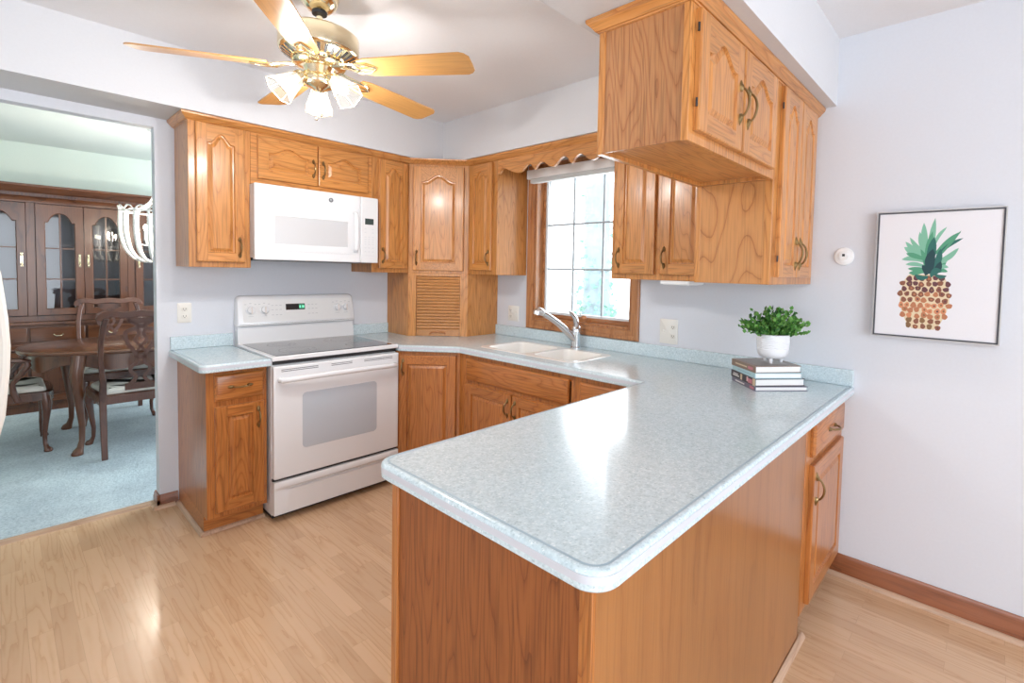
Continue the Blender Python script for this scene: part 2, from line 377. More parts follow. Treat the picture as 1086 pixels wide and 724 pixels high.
b_ = MB(); b_.loft([[( -.125, y, .0), (-.11, y, .012), (-.075, y, .012), (-.06, y, .0)] for y in (-3.85, OY)]); struct('trim_3', b_, SHOE['y'])
# quarter-round shoe round the cabinet bases
b_ = MB(); run(b_, frame((0.0, -1.927, 0), (1, 0, 0), (0, -1, 0)), .553, qr); run(b_, frame((.520, -1.958, 0), (0, 1, 0), (1, 0, 0)), .300, qr); struct('trim_4', b_, SHOE['x'])
b_ = MB(); run(b_, frame((3.058, -1.96, 0), (0, 1, 0), (1, 0, 0)), 1.40, qr); run(b_, frame((2.40, -1.931, 0), (1, 0, 0), (0, -1, 0)), .70, qr); struct('trim_5', b_, SHOE['y'])
# crown moulding along the top of the wall cabinets
cp = [(0, -.014), (.003, -.014), (.005, -.010), (.010, -.009), (.018, .001), (.026, .009), (.030, .012), (.033, .018), (.033, .026), (0, .026)]
def crown(name, path, mats):
    """sweep the crown profile along a plan path; cabinets on the left of the walking direction"""
    mb = MB(); P = [Vector(p) for p in path]; loops = []
    for i, p in enumerate(P):
        d0 = (P[i] - P[i - 1]).normalized() if i else (P[1] - P[0]).normalized()
        d1 = (P[i + 1] - P[i]).normalized() if i < len(P) - 1 else d0
        n0 = Vector((d0.y, -d0.x)); n1 = Vector((d1.y, -d1.x)); k = (n0 + n1) / max(1 + n0.dot(n1), .2)
        loops.append([(p.x + k.x * d, p.y + k.y * d, 2.2 + z) for d, z in cp])
    mb.loft(loops, mats=mats); return struct(name, mb, [OAK['x'], OAK['y']])
crown('trim_6', [(0.0, -1.94), (.30, -1.94), (.30, -.61), (.61, -.30), (2.585, -.30)], [0, 1, 0, 0])
crown('trim_7', [(2.585, -.345), (2.585, -1.33), (2.906, -1.33), (2.906, 0)], [1, 0, 1])

# ------------------------------------------------------------------ cabinets
def handle(parent, F, u, v, L=.098, vert=True, c0=.0):
    """cast pull: two leaf-shaped feet and a bowed grip"""
    mb = MB(); ax = (lambda s, t, c: F(u + t, v + s, c)) if vert else (lambda s, t, c: F(u + s, v + t, c))
    pts = []; rad = []
    for k in range(13):
        s = -1 + k / 6; pts.append(ax(s * L * .40, 0, c0 + .006 + .024 * (1 - s * s) ** .7)); rad.append(.0036 + .0012 * (1 - abs(s)))
    mb.tube(pts, rad, 8)
    for sg in (-1, 1):
        loops = []
        for q, (a, wd, h) in enumerate(((.30, .003, .008), (.36, .0075, .012), (.43, .0095, .011), (.50, .0085, .007), (.57, .0045, .004), (.61, .001, .002))):
            s = sg * a * L
            loops.append([ax(s, -wd, c0), ax(s, -wd * .7, c0 + h * .7), ax(s, 0, c0 + h), ax(s, wd * .7, c0 + h * .7), ax(s, wd, c0)])
        mb.loft(loops)
    return obj('handle', mb, BRASS, parent)
def door(parent, F, u0, v0, W, H, arch=0.0, st=.052, T=.02, name='door', mats=None, horiz=None, raise_=.026, arm=.86):
    """frame-and-raised-panel door; cathedral top when arch > 0. F's third axis points out of the cabinet"""
    mb = MB(); G = lambda a, b, c: F(u0 + a, v0 + b, c)
    l, r, b = st, W - st, st; sh = H - st - arch
    K = 24 if arch else 1
    def outline(d):
        """opening outline moved inward by d, keeping its cathedral shape"""
        o_ = [(l + d, b + d), (r - d, b + d)]
        for k in range(K + 1):
            t = 1 - 2 * k / K; q = max(0.0, 1 - abs(t) / arm); hgt = arch * (.5 - .5 * math.cos(PI * q)) if arch else 0
            o_.append((l + d + (r - l - 2 * d) * (t + 1) / 2, sh + hgt - d * (1 + .0 * abs(t))))
        return o_
    op = outline(0); top = op[2:]
    e = .005
    # sides, rounded front edge
    o0 = [(0, 0), (W, 0), (W, H), (0, H)]; o1 = inset(o0, e)
    mb.loft([[G(x, y, .0005) for x, y in o0], [G(x, y, T - e) for x, y in o0], [G(x, y, T - .0015) for x, y in inset(o0, .0018)], [G(x, y, T) for x, y in o1]], cap1=False)
    # stiles and rails
    mb.face([G(e, e, T), G(l, e, T), G(l, b, T), G(l, sh, T), G(l, H - e, T), G(e, H - e, T)])
    mb.face([G(r, e, T), G(W - e, e, T), G(W - e, H - e, T), G(r, H - e, T), G(r, sh, T), G(r, b, T)])
    mb.mat(1); mb.face([G(l, e, T), G(r, e, T), G(r, b, T), G(l, b, T)])
    for k in range(K):
        (x0, y0), (x1, y1) = top[k], top[k + 1]
        mb.face([G(x0, y0, T), G(x0, H - e, T), G(x1, H - e, T), G(x1, y1, T)])
    mb.mat(0)
    i1, i2, i3 = outline(.004), outline(.010), outline(raise_)
    mb.loft([[G(x, y, T) for x, y in op], [G(x, y, T - .009) for x, y in i1], [G(x, y, T - .0095) for x, y in i2], [G(x, y, T - .001) for x, y in i3]], cap0=False)
    return obj(name, mb, mats or [OAK['z'], horiz or OAK['x']], parent, smooth=0)
def slab_front(parent, F, u0, v0, W, H, T=.02, name='drawer', mat=None):
    mb = MB(); G = lambda a, b, c: F(u0 + a, v0 + b, c); o0 = [(0, 0), (W, 0), (W, H), (0, H)]
    mb.loft([[G(x, y, .0005) for x, y in o0], [G(x, y, T * .55) for x, y in o0], [G(x, y, T * .8) for x, y in inset(o0, .005)], [G(x, y, T) for x, y in inset(o0, .014)]])
    return obj(name, mb, mat or OAKB['y'], parent, smooth=25)
def hinge(parent, F, u, v):
    mb = MB(); mb.tube([F(u, v - .012, .012), F(u, v + .012, .012)], .0035, 6); return obj('hinge', mb, DARK, parent)
DU, ZB, ZTP = .30, 1.385, 2.20
WG = 'oak wall cabinets round the kitchen'
# range-wall cabinets face +x: u runs along +y
FX = frame((DU, 0, 0), (0, 1, 0), (1, 0, 0))
c = thing('wall_cabinet', (.15, -1.79, 1.40), 'tall single-door oak wall cabinet at the end of the row beside the dining opening', 'cabinet', WG)
obj('body', MB().box((.001, -1.94, 1.40), (DU, -1.645, ZTP)), OAK['z'], c, .002)
d = door(c, FX, -1.908, 1.43, .232, .755, arch=.05, st=.05, horiz=OAK['y']); handle(d, FX, -1.705, 1.515, c0=.02)
c = thing('wall_cabinet', (.15, -1.28, 1.895), 'short two-door oak wall cabinet mounted directly above the white microwave', 'cabinet', WG)
obj('body', MB().box((.001, -1.644, 1.892), (DU, -.901, ZTP)), OAK['y'], c, .002)
d = door(c, FX, -1.610, 1.925, .338, .252, arch=.038, st=.055, horiz=OAK['y'], mats=[OAK['y'], OAK['y']]); handle(d, FX, -1.298, 2.03, c0=.02)
d = door(c, FX, -1.266, 1.925, .332, .252, arch=.038, st=.055, horiz=OAK['y'], mats=[OAK['y'], OAK['y']]); handle(d, FX, -1.238, 2.03, c0=.02)
c = thing('wall_cabinet', (.15, -.755, ZB), 'narrow oak wall cabinet between the microwave and the corner cabinet', 'cabinet', WG)
obj('body', MB().box((.001, -.900, ZB), (DU, -.611, ZTP)), OAK['z'], c, .002)
d = door(c, FX, -.853, 1.415, .222, .765, arch=.045, st=.046, horiz=OAK['y']); handle(d, FX, -.825, 1.505, c0=.02)
# diagonal corner cabinet with appliance garage below
dg = [(.001, -.001), (.001, -.610), (DU, -.610), (.610, -DU), (.610, -.001)]
FD = frame((DU, -.610, 0), (.31, .31, 0), (1, -1, 0)); DL = math.hypot(.31, .31)
c = thing('corner_cabinet', (.22, -.22, ZB), 'diagonal oak corner wall cabinet with one arched door above the roll-up garage', 'cabinet', WG)
obj('body', MB().prism(dg, ZB, ZTP), OAK['z'], c, .002)
d = door(c, FD, .034, 1.405, DL - .068, .765, arch=.05, st=.058, horiz=OAK['x']); handle(d, FD, .062, 1.50, c0=.02)
c = thing('appliance_garage', (.22, -.22, ZC), 'oak corner appliance garage with slatted roll-up door standing on the countertop', 'cabinet')
g = MB()
g.box((.001, -.610, ZC), (DU, -.596, ZB)); g.box((.596, -DU, ZC), (.610, -.001, ZB))
g.fbox(FD, (0, ZC, -.018), (.058, ZB, 0)); g.fbox(FD, (DL - .058, ZC, -.018), (DL, ZB, 0)); g.fbox(FD, (.058, ZB - .022, -.018), (DL - .058, ZB, 0))
obj('body', g, OAK['z'], c, .0015)
s = MB(); ns = 17; zz0 = ZC + .052; zz1 = ZB - .024
for k in range(ns):
    a = zz0 + (zz1 - zz0) * k / ns; b = zz0 + (zz1 - zz0) * (k + 1) / ns; hh = b - a
    s.loft([[FD(u, a, -.018), FD(u, a + hh * .08, -.010), FD(u, a + hh * .5, -.005), FD(u, b - hh * .08, -.010), FD(u, b, -.018)] for u in (.060, DL - .060)])
s.fbox(FD, (.060, ZC + .002, -.02), (DL - .060, zz0, -.004))
td = obj('tambour_door', s, wood('oak_tambour', 'x', rings=2, scale=2, pore=.12, light=(.56, .26, .085), mid=(.53, .24, .077), dark=(.48, .21, .066)), c)
pl = MB(); pts = [FD(DL/2 - .058, ZC + .016, -.001), FD(DL/2 - .052, ZC + .026, .002), FD(DL/2 - .03, ZC + .032, .004), FD(DL/2 + .03, ZC + .032, .004), FD(DL/2 + .052, ZC + .026, .002), FD(DL/2 + .058, ZC + .016, -.001)]
pl.tube(pts, .006, 8); obj('pull', pl, OAKB['x'], td)
# window-wall cabinets face -y: u runs along +x
FY = frame((0, -DU, 0), (1, 0, 0), (0, -1, 0))
c = thing('wall_cabinet', (.77, -.15, ZB), 'narrow oak wall cabinet beside the scalloped valance and left of the window', 'cabinet', WG)
obj('body', MB().box((.611, -DU, ZB), (.930, -.001, ZTP)), OAK['z'], c, .002)
d = door(c, FY, .640, 1.415, .245, .765, arch=.045, st=.048); handle(d, FY, .860, 1.505, c0=.02)
c = thing('wall_cabinet', (2.25, -.15, ZB), 'two-door oak wall cabinet right of the window with square lower panels showing', 'cabinet', WG)
obj('body', MB().box((1.925, -DU, ZB), (2.584, -.001, ZTP)), OAK['z'], c, .002)
d = door(c, FY, 1.955, 1.415, .255, .765, arch=.05, st=.055); handle(d, FY, 1.985, 1.505, c0=.02)
d = door(c, FY, 2.245, 1.415, .255, .765, arch=.05, st=.055); handle(d, FY, 2.272, 1.505, c0=.02); hinge(d, FY, 2.503, 1.49)
# valance
vz = [(.931, 2.092), (.945, 2.092), (.962, 2.115), (.985, 2.126), (1.01, 2.122), (1.05, 2.104), (1.09, 2.089), (1.132, 2.082), (1.165, 2.086), (1.195, 2.108), (1.229, 2.126), (1.26, 2.116), (1.289, 2.083),
      (1.316, 2.111), (1.35, 2.125), (1.385, 2.112), (1.415, 2.092), (1.448, 2.083), (1.475, 2.090), (1.505, 2.118), (1.54, 2.134), (1.572, 2.122), (1.606, 2.083), (1.635, 2.116), (1.673, 2.131), (1.71, 2.112),
      (1.735, 2.092), (1.77, 2.083), (1.80, 2.092), (1.83, 2.118), (1.86, 2.130), (1.89, 2.112), (1.912, 2.094), (1.924, 2.092)]
def smooth_curve(P, n=5):
    out = []
    for i in range(len(P) - 1):
        p0, p1, p2, p3 = P[max(i-1, 0)], P[i], P[i+1], P[min(i+2, len(P)-1)]
        for k in range(n):
            t = k / n; out.append(tuple(.5 * ((2*p1[j]) + (-p0[j]+p2[j])*t + (2*p0[j]-5*p1[j]+4*p2[j]-p3[j])*t*t + (-p0[j]+3*p1[j]-3*p2[j]+p3[j])*t**3) for j in range(len(p1))))
    out.append(tuple(P[-1])); return out
vz = smooth_curve(vz, 3)
mb = MB()
for k in range(len(vz) - 1):
    (x0, z0), (x1, z1) = vz[k], vz[k + 1]
    for y in (-.30, -.281): mb.face([(x0, y, z0), (x1, y, z1), (x1, y, ZTP), (x0, y, ZTP)])
    mb.face([(x0, -.30, z0), (x1, -.30, z1), (x1, -.281, z1), (x0, -.281, z0)])
    mb.face([(x0, -.30, ZTP), (x1, -.30, ZTP), (x1, -.281, ZTP), (x0, -.281, ZTP)])
vo = obj('window_valance', mb, OAK['x'], smooth=0); bmv = bmesh.new(); bmv.from_mesh(vo.data); bmesh.ops.remove_doubles(bmv, verts=bmv.verts, dist=1e-5); bmesh.ops.recalc_face_normals(bmv, faces=bmv.faces); bmv.to_mesh(vo.data); bmv.free()
tag(vo, 'oak valance board with scalloped lower edge spanning above the kitchen window', 'valance')
# cabinets above the peninsula, doors facing the eating area (+x)
XA, XB, YE, YT, ZS = 2.585, 2.906, -1.33, -.60, 1.80
FP = frame((XB, 0, 0), (0, 1, 0), (1, 0, 0))
c = thing('wall_cabinet', (2.75, -.965, ZS), 'short two-door oak cabinet hanging from the soffit over the peninsula', 'cabinet', WG)
g = MB(); g.box((XA + .002, YE + .012, ZS + .02), (XB - .02, YT - .001, ZTP)); g.box((XA, YE, ZS), (XA + .024, YT - .001, ZTP)); g.box((XB - .022, YE, ZS), (XB, YT - .001, ZTP))
g.box((XA + .024, YE, 2.185), (XB - .022, YE + .012, ZTP)); g.box((XA + .024, YT - .022, ZS), (XB - .022, YT - .001, ZS + .02))
obj('body', g, OAK['z'], c, .0015)
g = MB(); g.box((XA + .024, YE + .004, ZS + .004), (XB - .022, YE + .0125, 2.19)); obj('end_panel', g, OAKP, c)
g = MB(); g.box((XA + .024, YE + .013, ZS + .015), (XB - .022, YT - .022, ZS + .021)); obj('bottom_panel', g, OAK['y'], c)
d = door(c, FP, -1.300, 1.832, .322, .342, arch=.05, st=.055, horiz=OAK['y']); handle(d, FP, -1.008, 1.985, L=.12, c0=.02); hinge(d, FP, -1.303, 1.91); hinge(d, FP, -1.303, 2.12)
d = door(c, FP, -.967, 1.832, .325, .342, arch=.05, st=.055, horiz=OAK['y']); handle(d, FP, -.938, 1.985, L=.12, c0=.02)
c = thing('wall_cabinet', (2.75, -.30, ZB), 'tall narrow two-door oak wall cabinet above the potted plant beside the pineapple picture wall', 'cabinet', WG)
g = MB(); g.box((XA, YT + .006, ZB), (XB, -.001, ZTP)); g.box((XA, YT, ZB), (XA + .02, YT + .006, ZTP)); g.box((XB - .03, YT, ZB), (XB, YT + .006, ZTP)); obj('body', g, OAK['z'], c, .0015)
g = MB(); g.box((XA + .02, YT + .001, ZB + .001), (XB - .03, YT + .007, ZS + .02)); obj('end_panel', g, wood('oak_cathedral', 'z', rings=12, scale=5, along=.16, light=(.58, .27, .09), mid=(.52, .225, .07), dark=(.33, .125, .035), pore=.2), c)
d = door(c, FP, -.545, 1.415, .232, .765, arch=.05, st=.05, horiz=OAK['y']); handle(d, FP, -.338, 1.52, L=.12, c0=.02); hinge(d, FP, -.548, 1.49); hinge(d, FP, -.548, 2.10)
d = door(c, FP, -.305, 1.415, .232, .765, arch=.05, st=.05, horiz=OAK['y']); handle(d, FP, -.278, 1.52, L=.12, c0=.02)
# slim white fixture under the cabinet right of the window
t = MB(); t.box((2.245, -.30, 1.366), (2.41, -.12, 1.384)); uo = thing('undercabinet_light', (2.34, -.21, 1.358), 'slim white light fixture under the cabinet right of the window', 'light')
obj('housing', t, PLAST, uo, .003); t = MB(); t.box((2.255, -.29, 1.363), (2.40, -.13, 1.367)); obj('lens', t, plain('lens_plastic', (.9, .9, .88), .3), uo)

# base cabinets
ZBC = .872
BG = 'oak base cabinets under the countertop'
FB = frame((.60, 0, 0), (0, 1, 0), (1, 0, 0))
c = thing('base_cabinet', (.3, -1.79, 0), 'oak base cabinet with one drawer and one door left of the white range', 'cabinet', BG)
obj('body', MB().box((.001, -1.94, .10), (.60, -1.662, ZBC)), OAKB['z'], c, .002)
g = MB(); g.box((.001, -1.94, 0), (.535, -1.662, .10)); obj('toe_kick', g, OAKB['y'], c)
d = slab_front(c, FB, -1.905, .712, .226, .138); handle(d, FB, -1.792, .781, vert=False, c0=.02)
d = door(c, FB, -1.905, .128, .226, .555, st=.055, horiz=OAKB['y'], mats=[OAKB['z'], OAKB['y']]); handle(d, FB, -1.708, .60, c0=.02)
P0, P1 = Vector((.640, -.898, 0)), Vector((.955, -.625, 0))
c = thing('corner_base_cabinet', (.4, -.4, 0), 'diagonal oak corner base cabinet with one door between the range and the sink cabinet', 'cabinet', BG)
obj('body', MB().prism([(.001, -.001), (.001, -.898), (P0.x, -.898), (P1.x, P1.y), (P1.x, -.001)], .10, ZBC), OAKB['z'], c, .002)
ud = (P1 - P0).normalized(); FDB = frame(P0, ud, (ud.y, -ud.x, 0)); LD = (P1 - P0).length
g = MB(); g.prism([(.001, -.001), (.001, -.898), (P0.x - .06, -.898), (P1.x, P1.y + .08), (P1.x, -.001)], 0, .10); obj('toe_kick', g, OAKB['x'], c)
d = door(c, FDB, .012, .128, LD - .034, .722, st=.06, horiz=OAKB['x'], mats=[OAKB['z'], OAKB['x']]); handle(d, FDB, .045, .77, c0=.02)
FS = frame((0, -.625, 0), (1, 0, 0), (0, -1, 0))
c = thing('sink_cabinet', (1.44, -.31, 0), 'oak sink base cabinet with a false drawer front and two doors below the window', 'cabinet', BG)
g = MB(); g.box((.956, -.603, .10), (.976, -.001, ZBC)); g.box((1.916, -.603, .10), (1.936, -.001, ZBC)); g.box((.976, -.603, .10), (1.916, -.001, .12)); g.box((.976, -.02, .12), (1.916, -.001, ZBC))
g.box((.956, -.625, .10), (1.03, -.603, ZBC)); g.box((1.915, -.625, .10), (1.936, -.603, ZBC)); g.box((1.03, -.625, .10), (1.915, -.603, .14)); g.box((1.03, -.625, .835), (1.915, -.603, ZBC)); g.box((1.03, -.625, .67), (1.915, -.603, .72)); g.box((1.46, -.625, .14), (1.49, -.603, .67))
obj('body', g, OAKB['z'], c, .0015)
g = MB(); g.box((.956, -.56, 0), (1.936, -.54, .10)); obj('toe_kick', g, OAKB['x'], c)
slab_front(c, FS, 1.035, .708, .872, .138, name='false_drawer_front', mat=OAKB['x'])
d = door(c, FS, 1.035, .128, .432, .555, st=.06, mats=[OAKB['z'], OAKB['x']]); handle(d, FS, 1.440, .60, c0=.02)
d = door(c, FS, 1.478, .128, .429, .555, st=.06, mats=[OAKB['z'], OAKB['x']]); handle(d, FS, 1.505, .60, c0=.02)
c = thing('base_cabinet', (2.15, -.31, 0), 'oak base cabinet tucked in the inner corner where the peninsula meets the sink run', 'cabinet', BG)
obj('body', MB().box((1.937, -.625, .10), (2.399, -.001, ZBC)), OAKB['z'], c, .002)
g = MB(); g.box((1.937, -.56, 0), (2.399, -.54, .10)); obj('toe_kick', g, OAKB['x'], c)
slab_front(c, FS, 1.985, .708, .33, .138, mat=OAKB['x']); door(c, FS, 1.985, .128, .33, .555, st=.06, mats=[OAKB['z'], OAKB['x']])
# peninsula
PX0, PX1, PY0 = 2.402, 3.072, -1.945
c = thing('peninsula_cabinet', (2.74, -1.27, 0), 'long oak peninsula cabinet with plain back panel and grained end panel in the foreground', 'cabinet', BG)
g = MB(); g.box((PX0 + .002, PY0 + .012, .0), (PX1 - .012, -.627, ZBC)); g.box((PX0, PY0, 0), (PX0 + .028, PY0 + .014, ZBC)); g.box((PX1 - .03, PY0, 0), (PX1, PY0 + .014, ZBC)); obj('body', g, OAKB['z'], c, .002)
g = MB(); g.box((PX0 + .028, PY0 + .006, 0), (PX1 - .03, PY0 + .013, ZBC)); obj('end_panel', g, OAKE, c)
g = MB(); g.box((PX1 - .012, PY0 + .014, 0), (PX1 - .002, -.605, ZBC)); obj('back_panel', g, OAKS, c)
c = thing('base_cabinet', (2.74, -.31, 0), 'oak base cabinet with drawer and door facing the picture wall at the peninsula root', 'cabinet', BG)
obj('body', MB().box((2.402, -.604, .10), (PX1, -.001, ZBC)), OAKB['z'], c, .002)
g = MB(); g.box((2.45, -.604, 0), (PX1 - .05, -.001, .10)); obj('toe_kick', g, TRIM['y'], c)
FE = frame((PX1, 0, 0), (0, 1, 0), (1, 0, 0))
d = slab_front(c, FE, -.548, .715, .50, .135); handle(d, FE, -.29, .782, L=.10, vert=False, c0=.02)
d = door(c, FE, -.548, .128, .50, .555, st=.06, horiz=OAKB['y'], mats=[OAKB['z'], OAKB['y']]); handle(d, FE, -.515, .585, L=.11, c0=.02)

# ------------------------------------------------------------------ countertops
def countertop(root, poly, holes=()):
    """speckled slab with a routed groove on top and a white inlay stripe round the edge"""
    lv = [(.020, ZC, 0), (.0185, ZC - .0012, 1), (.0155, ZC - .0012, 1), (.014, ZC, 0), (.006, ZC - .0005, 0), (.002, ZC - .003, 0), (0, ZC - .008, 0), (0, ZC - .036, 0), (.004, ZC - .040, 0), (.03, ZC - .0405, 0)]
    loops = [[(x, y, z) for x, y in inset(poly, d)] for d, z, _ in lv]
    mb = MB(); mb.loft(loops, cap0=False, cap1=False, mats=[1, 1, 1, 0, 0, 0, 0, 0, 0])
    mb.mat(0)
    bm = bmesh.new(); edges = []
    for lp in [inset(poly, .020)] + list(holes):
        vs_ = [bm.verts.new((x, y, ZC)) for x, y in lp]
        edges += [bm.edges.new((vs_[i], vs_[(i + 1) % len(vs_)])) for i in range(len(vs_))]
    bmesh.ops.triangle_fill(bm, use_beauty=True, use_dissolve=False, edges=edges)
    bm.verts.index_update()
    for f in bm.faces: mb.face([v.co.copy() for v in f.verts])
    bm.free()
    o = obj('top', mb, [COUNTER, GROOVE], root, smooth=40)
    s = MB(); p = inset(poly, -.0012); p2 = inset(poly, .006)
    s.loft([[(x, y, z) for x, y in q] for q, z in ((p2, ZC - .0095), (p, ZC - .0095), (p, ZC - .024), (p2, ZC - .024))], cap0=False, cap1=False)
    obj('inlay_stripe', s, STRIPE, root)
    return o
def splash(root, a, b, nrm, h=.076, t=.02):
    a = Vector(a); b = Vector(b); F = frame((a.x, a.y, 0), (b - a).to_3d(), nrm); L = (b - a).length; mb = MB()
    mb.fbox(F, (0, ZC + .0003, 0), (L, ZC + h, t)); obj('backsplash', mb, COUNTER, root, .002)
ct = thing('countertop', (.3, -1.81, ZC - .04), 'small speckled grey-green countertop piece between the dining opening and the range', 'countertop')
countertop(ct, fillet([(.001, -1.978), (.668, -1.978), (.668, -1.661), (.001, -1.661)], [0, .035, 0, 0]))
splash(ct, (.0005, -1.972), (.0005, -1.661), (1, 0, 0))
ct = thing('countertop', (2.3, -.6, ZC - .04), 'long speckled pale blue-green countertop along the sink and over the peninsula', 'countertop')
SX0, SX1, SY0, SY1 = 1.045, 1.850, -.545, -.150
main = fillet([(.001, -.001), (.001, -.900), (.668, -.900), (.985, -.655), (2.372, -.655), (2.372, -1.982), (3.115, -1.982), (3.115, -.001)], [0, 0, 0, .03, .012, .055, .055, 0])
countertop(ct, main, [rrect(SX0, SY0, SX1, SY1, .05)[::-1]])
splash(ct, (.0005, -.900), (.0005, -.612), (1, 0, 0)); splash(ct, (.612, -.0005), (3.112, -.0005), (0, -1, 0))
# sink
sk = thing('kitchen_sink', (1.45, -.35, ZC - .17), 'white double-bowl sink set flush in the countertop under the window', 'sink')
bowls = [rrect(SX0 + .035, SY0 + .035, 1.455, SY1 - .035, .05), rrect(1.495, SY0 + .035, SX1 - .035, SY1 - .035, .05)]
ZR = ZC + .0018; rim_out = rrect(SX0 - .006, SY0 - .006, SX1 + .006, SY1 + .006, .055)
bm = bmesh.new(); edges = []
for lp in [inset(rim_out, .003)] + [b[::-1] for b in bowls]:
    vs_ = [bm.verts.new((x, y, ZR)) for x, y in lp]; edges += [bm.edges.new((vs_[i], vs_[(i + 1) % len(vs_)])) for i in range(len(vs_))]
bmesh.ops.triangle_fill(bm, use_beauty=True, use_dissolve=False, edges=edges)
mb = MB()
for f in bm.faces: mb.face([v.co.copy() for v in f.verts])
bm.free()
mb.loft([[(x, y, ZC + .0002) for x, y in rim_out], [(x, y, ZR) for x, y in inset(rim_out, .003)]], cap0=False, cap1=False)
obj('rim', mb, SINKM, sk)
for b in bowls:
    mb = MB(); mb.loft([[(x, y, z) for x, y in inset(b, d)] for d, z in ((0, ZR), (.005, ZC - .006), (.010, ZC - .10), (.02, ZC - .15), (.05, ZC - .168))], cap0=False); bo = obj('bowl', mb, SINKM, sk)
    cx = sum(p[0] for p in b) / len(b); cy = sum(p[1] for p in b) / len(b); mb = MB(); mb.lathe([(.045, 0), (.045, .003), (.035, .004), (.03, .001)], (cx, cy, ZC - .1675)); obj('drain', mb, CHROME, bo)
# faucet
fc = thing('faucet', (1.505, -.095, ZC), 'chrome single-lever kitchen faucet with slanted pull-out spout behind the sink', 'faucet')
fx, fy = 1.505, -.095
mb = MB(); mb.lathe([(.036, 0), (.036, .006), (.031, .012), (.030, .05), (.034, .10), (.035, .115), (.030, .14), (.018, .155), (.002, .16)], (fx, fy, ZC)); obj('base', mb, CHROME, fc)
A_ = Vector((fx - .002, fy - .008, ZC + .055)); B_ = Vector((1.408, -.318, 1.150)); D_ = (B_ - A_)
mb = MB(); mb.tube([A_ + D_ * t + Vector((0, 0, .016 * math.sin(PI * t))) for t in (0, .15, .35, .55, .75, .9, 1)], [.024, .0245, .022, .020, .0195, .0195, .019], 14); sp = obj('spout', mb, CHROME, fc)
mb = MB(); mb.tube([B_ - D_ * .01, B_ + D_ * .06, B_ + D_ * .11 + Vector((-.002, -.002, -.004)), B_ + D_ * .14 + Vector((-.003, -.004, -.016)), B_ + D_ * .15 + Vector((-.004, -.006, -.036))], [.0205, .0225, .0245, .026, .025], 14); obj('spray_head', mb, plain('satin_nickel', (.75, .76, .77), .3, metal=1), sp)
mb = MB(); mb.tube([(fx, fy, ZC + .13), (fx + .004, fy - .002, ZC + .165), (fx + .0, fy - .012, ZC + .20), (fx - .016, fy - .035, ZC + .235), (fx - .026, fy - .048, ZC + .244)], [.029, .027, .022, .015, .006], 12, sx=.75); obj('lever', mb, CHROME, fc)

# ------------------------------------------------------------------ window
wr = bpy.data.objects.new('window_1', None); COL.objects.link(wr); wr.location = (1.44, 0, 1.06); wr['kind'] = 'structure'
mb = MB(); CW = .064
casp = [(0, 0), (.014, 0), (.019, .006), (.019, .02), (.014, .03), (.016, .052), (.011, CW), (0, CW)]
def casing_loop(x0, z0, x1, z1):
    # profile swept round the opening, mitred
    L = []
    for (x, z, sx, sz) in ((x0, z0, -1, -1), (x1, z0, 1, -1), (x1, z1, 1, 1), (x0, z1, -1, 1)):
        L.append([(x + sx * (CW - d), -q, z + sz * (CW - d)) for q, d in casp])
    return L
L = casing_loop(WX0, WZ0, WX1, WZ1 - .03); L.append(L[0]); mb.loft(L, cap0=False, cap1=False); obj('casing', mb, WING, wr, smooth=30)
mb = MB(); mb.box((WX0, .0, WZ0), (WX0 + .016, .13, WZ1)); mb.box((WX1 - .016, 0, WZ0), (WX1, .13, WZ1)); mb.box((WX0 + .016, 0, WZ0), (WX1 - .016, .13, WZ0 + .016)); mb.box((WX0 + .016, 0, WZ1 - .016), (WX1 - .016, .13, WZ1)); obj('jamb', mb, WING, wr, .001)
mb = MB(); a0, a1, c0, c1 = WX0 + .016, WX1 - .016, WZ0 + .016, WZ1 - .016; sw = .020
mb.box((a0, .07, c0), (a0 + sw, .11, c1)); mb.box((a1 - sw, .07, c0), (a1, .11, c1)); mb.box((a0 + sw, .07, c0), (a1 - sw, .11, c0 + .028)); mb.box((a0 + sw, .07, c1 - sw), (a1 - sw, .11, c1)); obj('sash', mb, WINGX, wr, .002)
ALU = plain('window_screen_frame', (.74, .79, .82), .4)
mb = MB(); e0, e1, g0, g1 = a0 + sw, a1 - sw, c0 + .028, c1 - sw; q = .017
mb.box((e0, .08, g0), (e0 + q, .105, g1)); mb.box((e1 - q, .08, g0), (e1, .105, g1)); mb.box((e0 + q, .08, g0), (e1 - q, .105, g0 + q)); mb.box((e0 + q, .08, g1 - q), (e1 - q, .105, g1)); obj('screen_frame', mb, ALU, wr, .001)
mb = MB(); mw = .0065
for k in (1, 2):
    x = e0 + (e1 - e0) * k / 3; mb.box((x - mw, .088, g0 + q), (x + mw, .100, g1 - q))
for z in (1.437, 1.760): mb.box((e0 + q, .0885, z - mw), (e1 - q, .0995, z + mw))
obj('muntins', mb, plain('muntin_grey', (.42, .47, .50), .5), wr)
mb = MB(); mb.box((e0 + q, .093, g0 + q), (e1 - q, .095, g1 - q)); obj('pane', mb, GLASS, wr, smooth=0)
mb = MB(); mb.ball((1.462, .040, WZ0 + .042), .024, 12, (1.15, .7, .85)); mb.box((1.43, .03, WZ0 + .015), (1.50, .07, WZ0 + .036)); obj('crank_knob', mb, WING, wr)
mb = MB(); mb.tube([(1.845, .03, 2.06), (1.846, .03, 1.50), (1.846, .028, 1.25), (1.840, .028, 1.17), (1.822, .03, 1.14)], .0025, 6); obj('cord', mb, PLAST, wr)
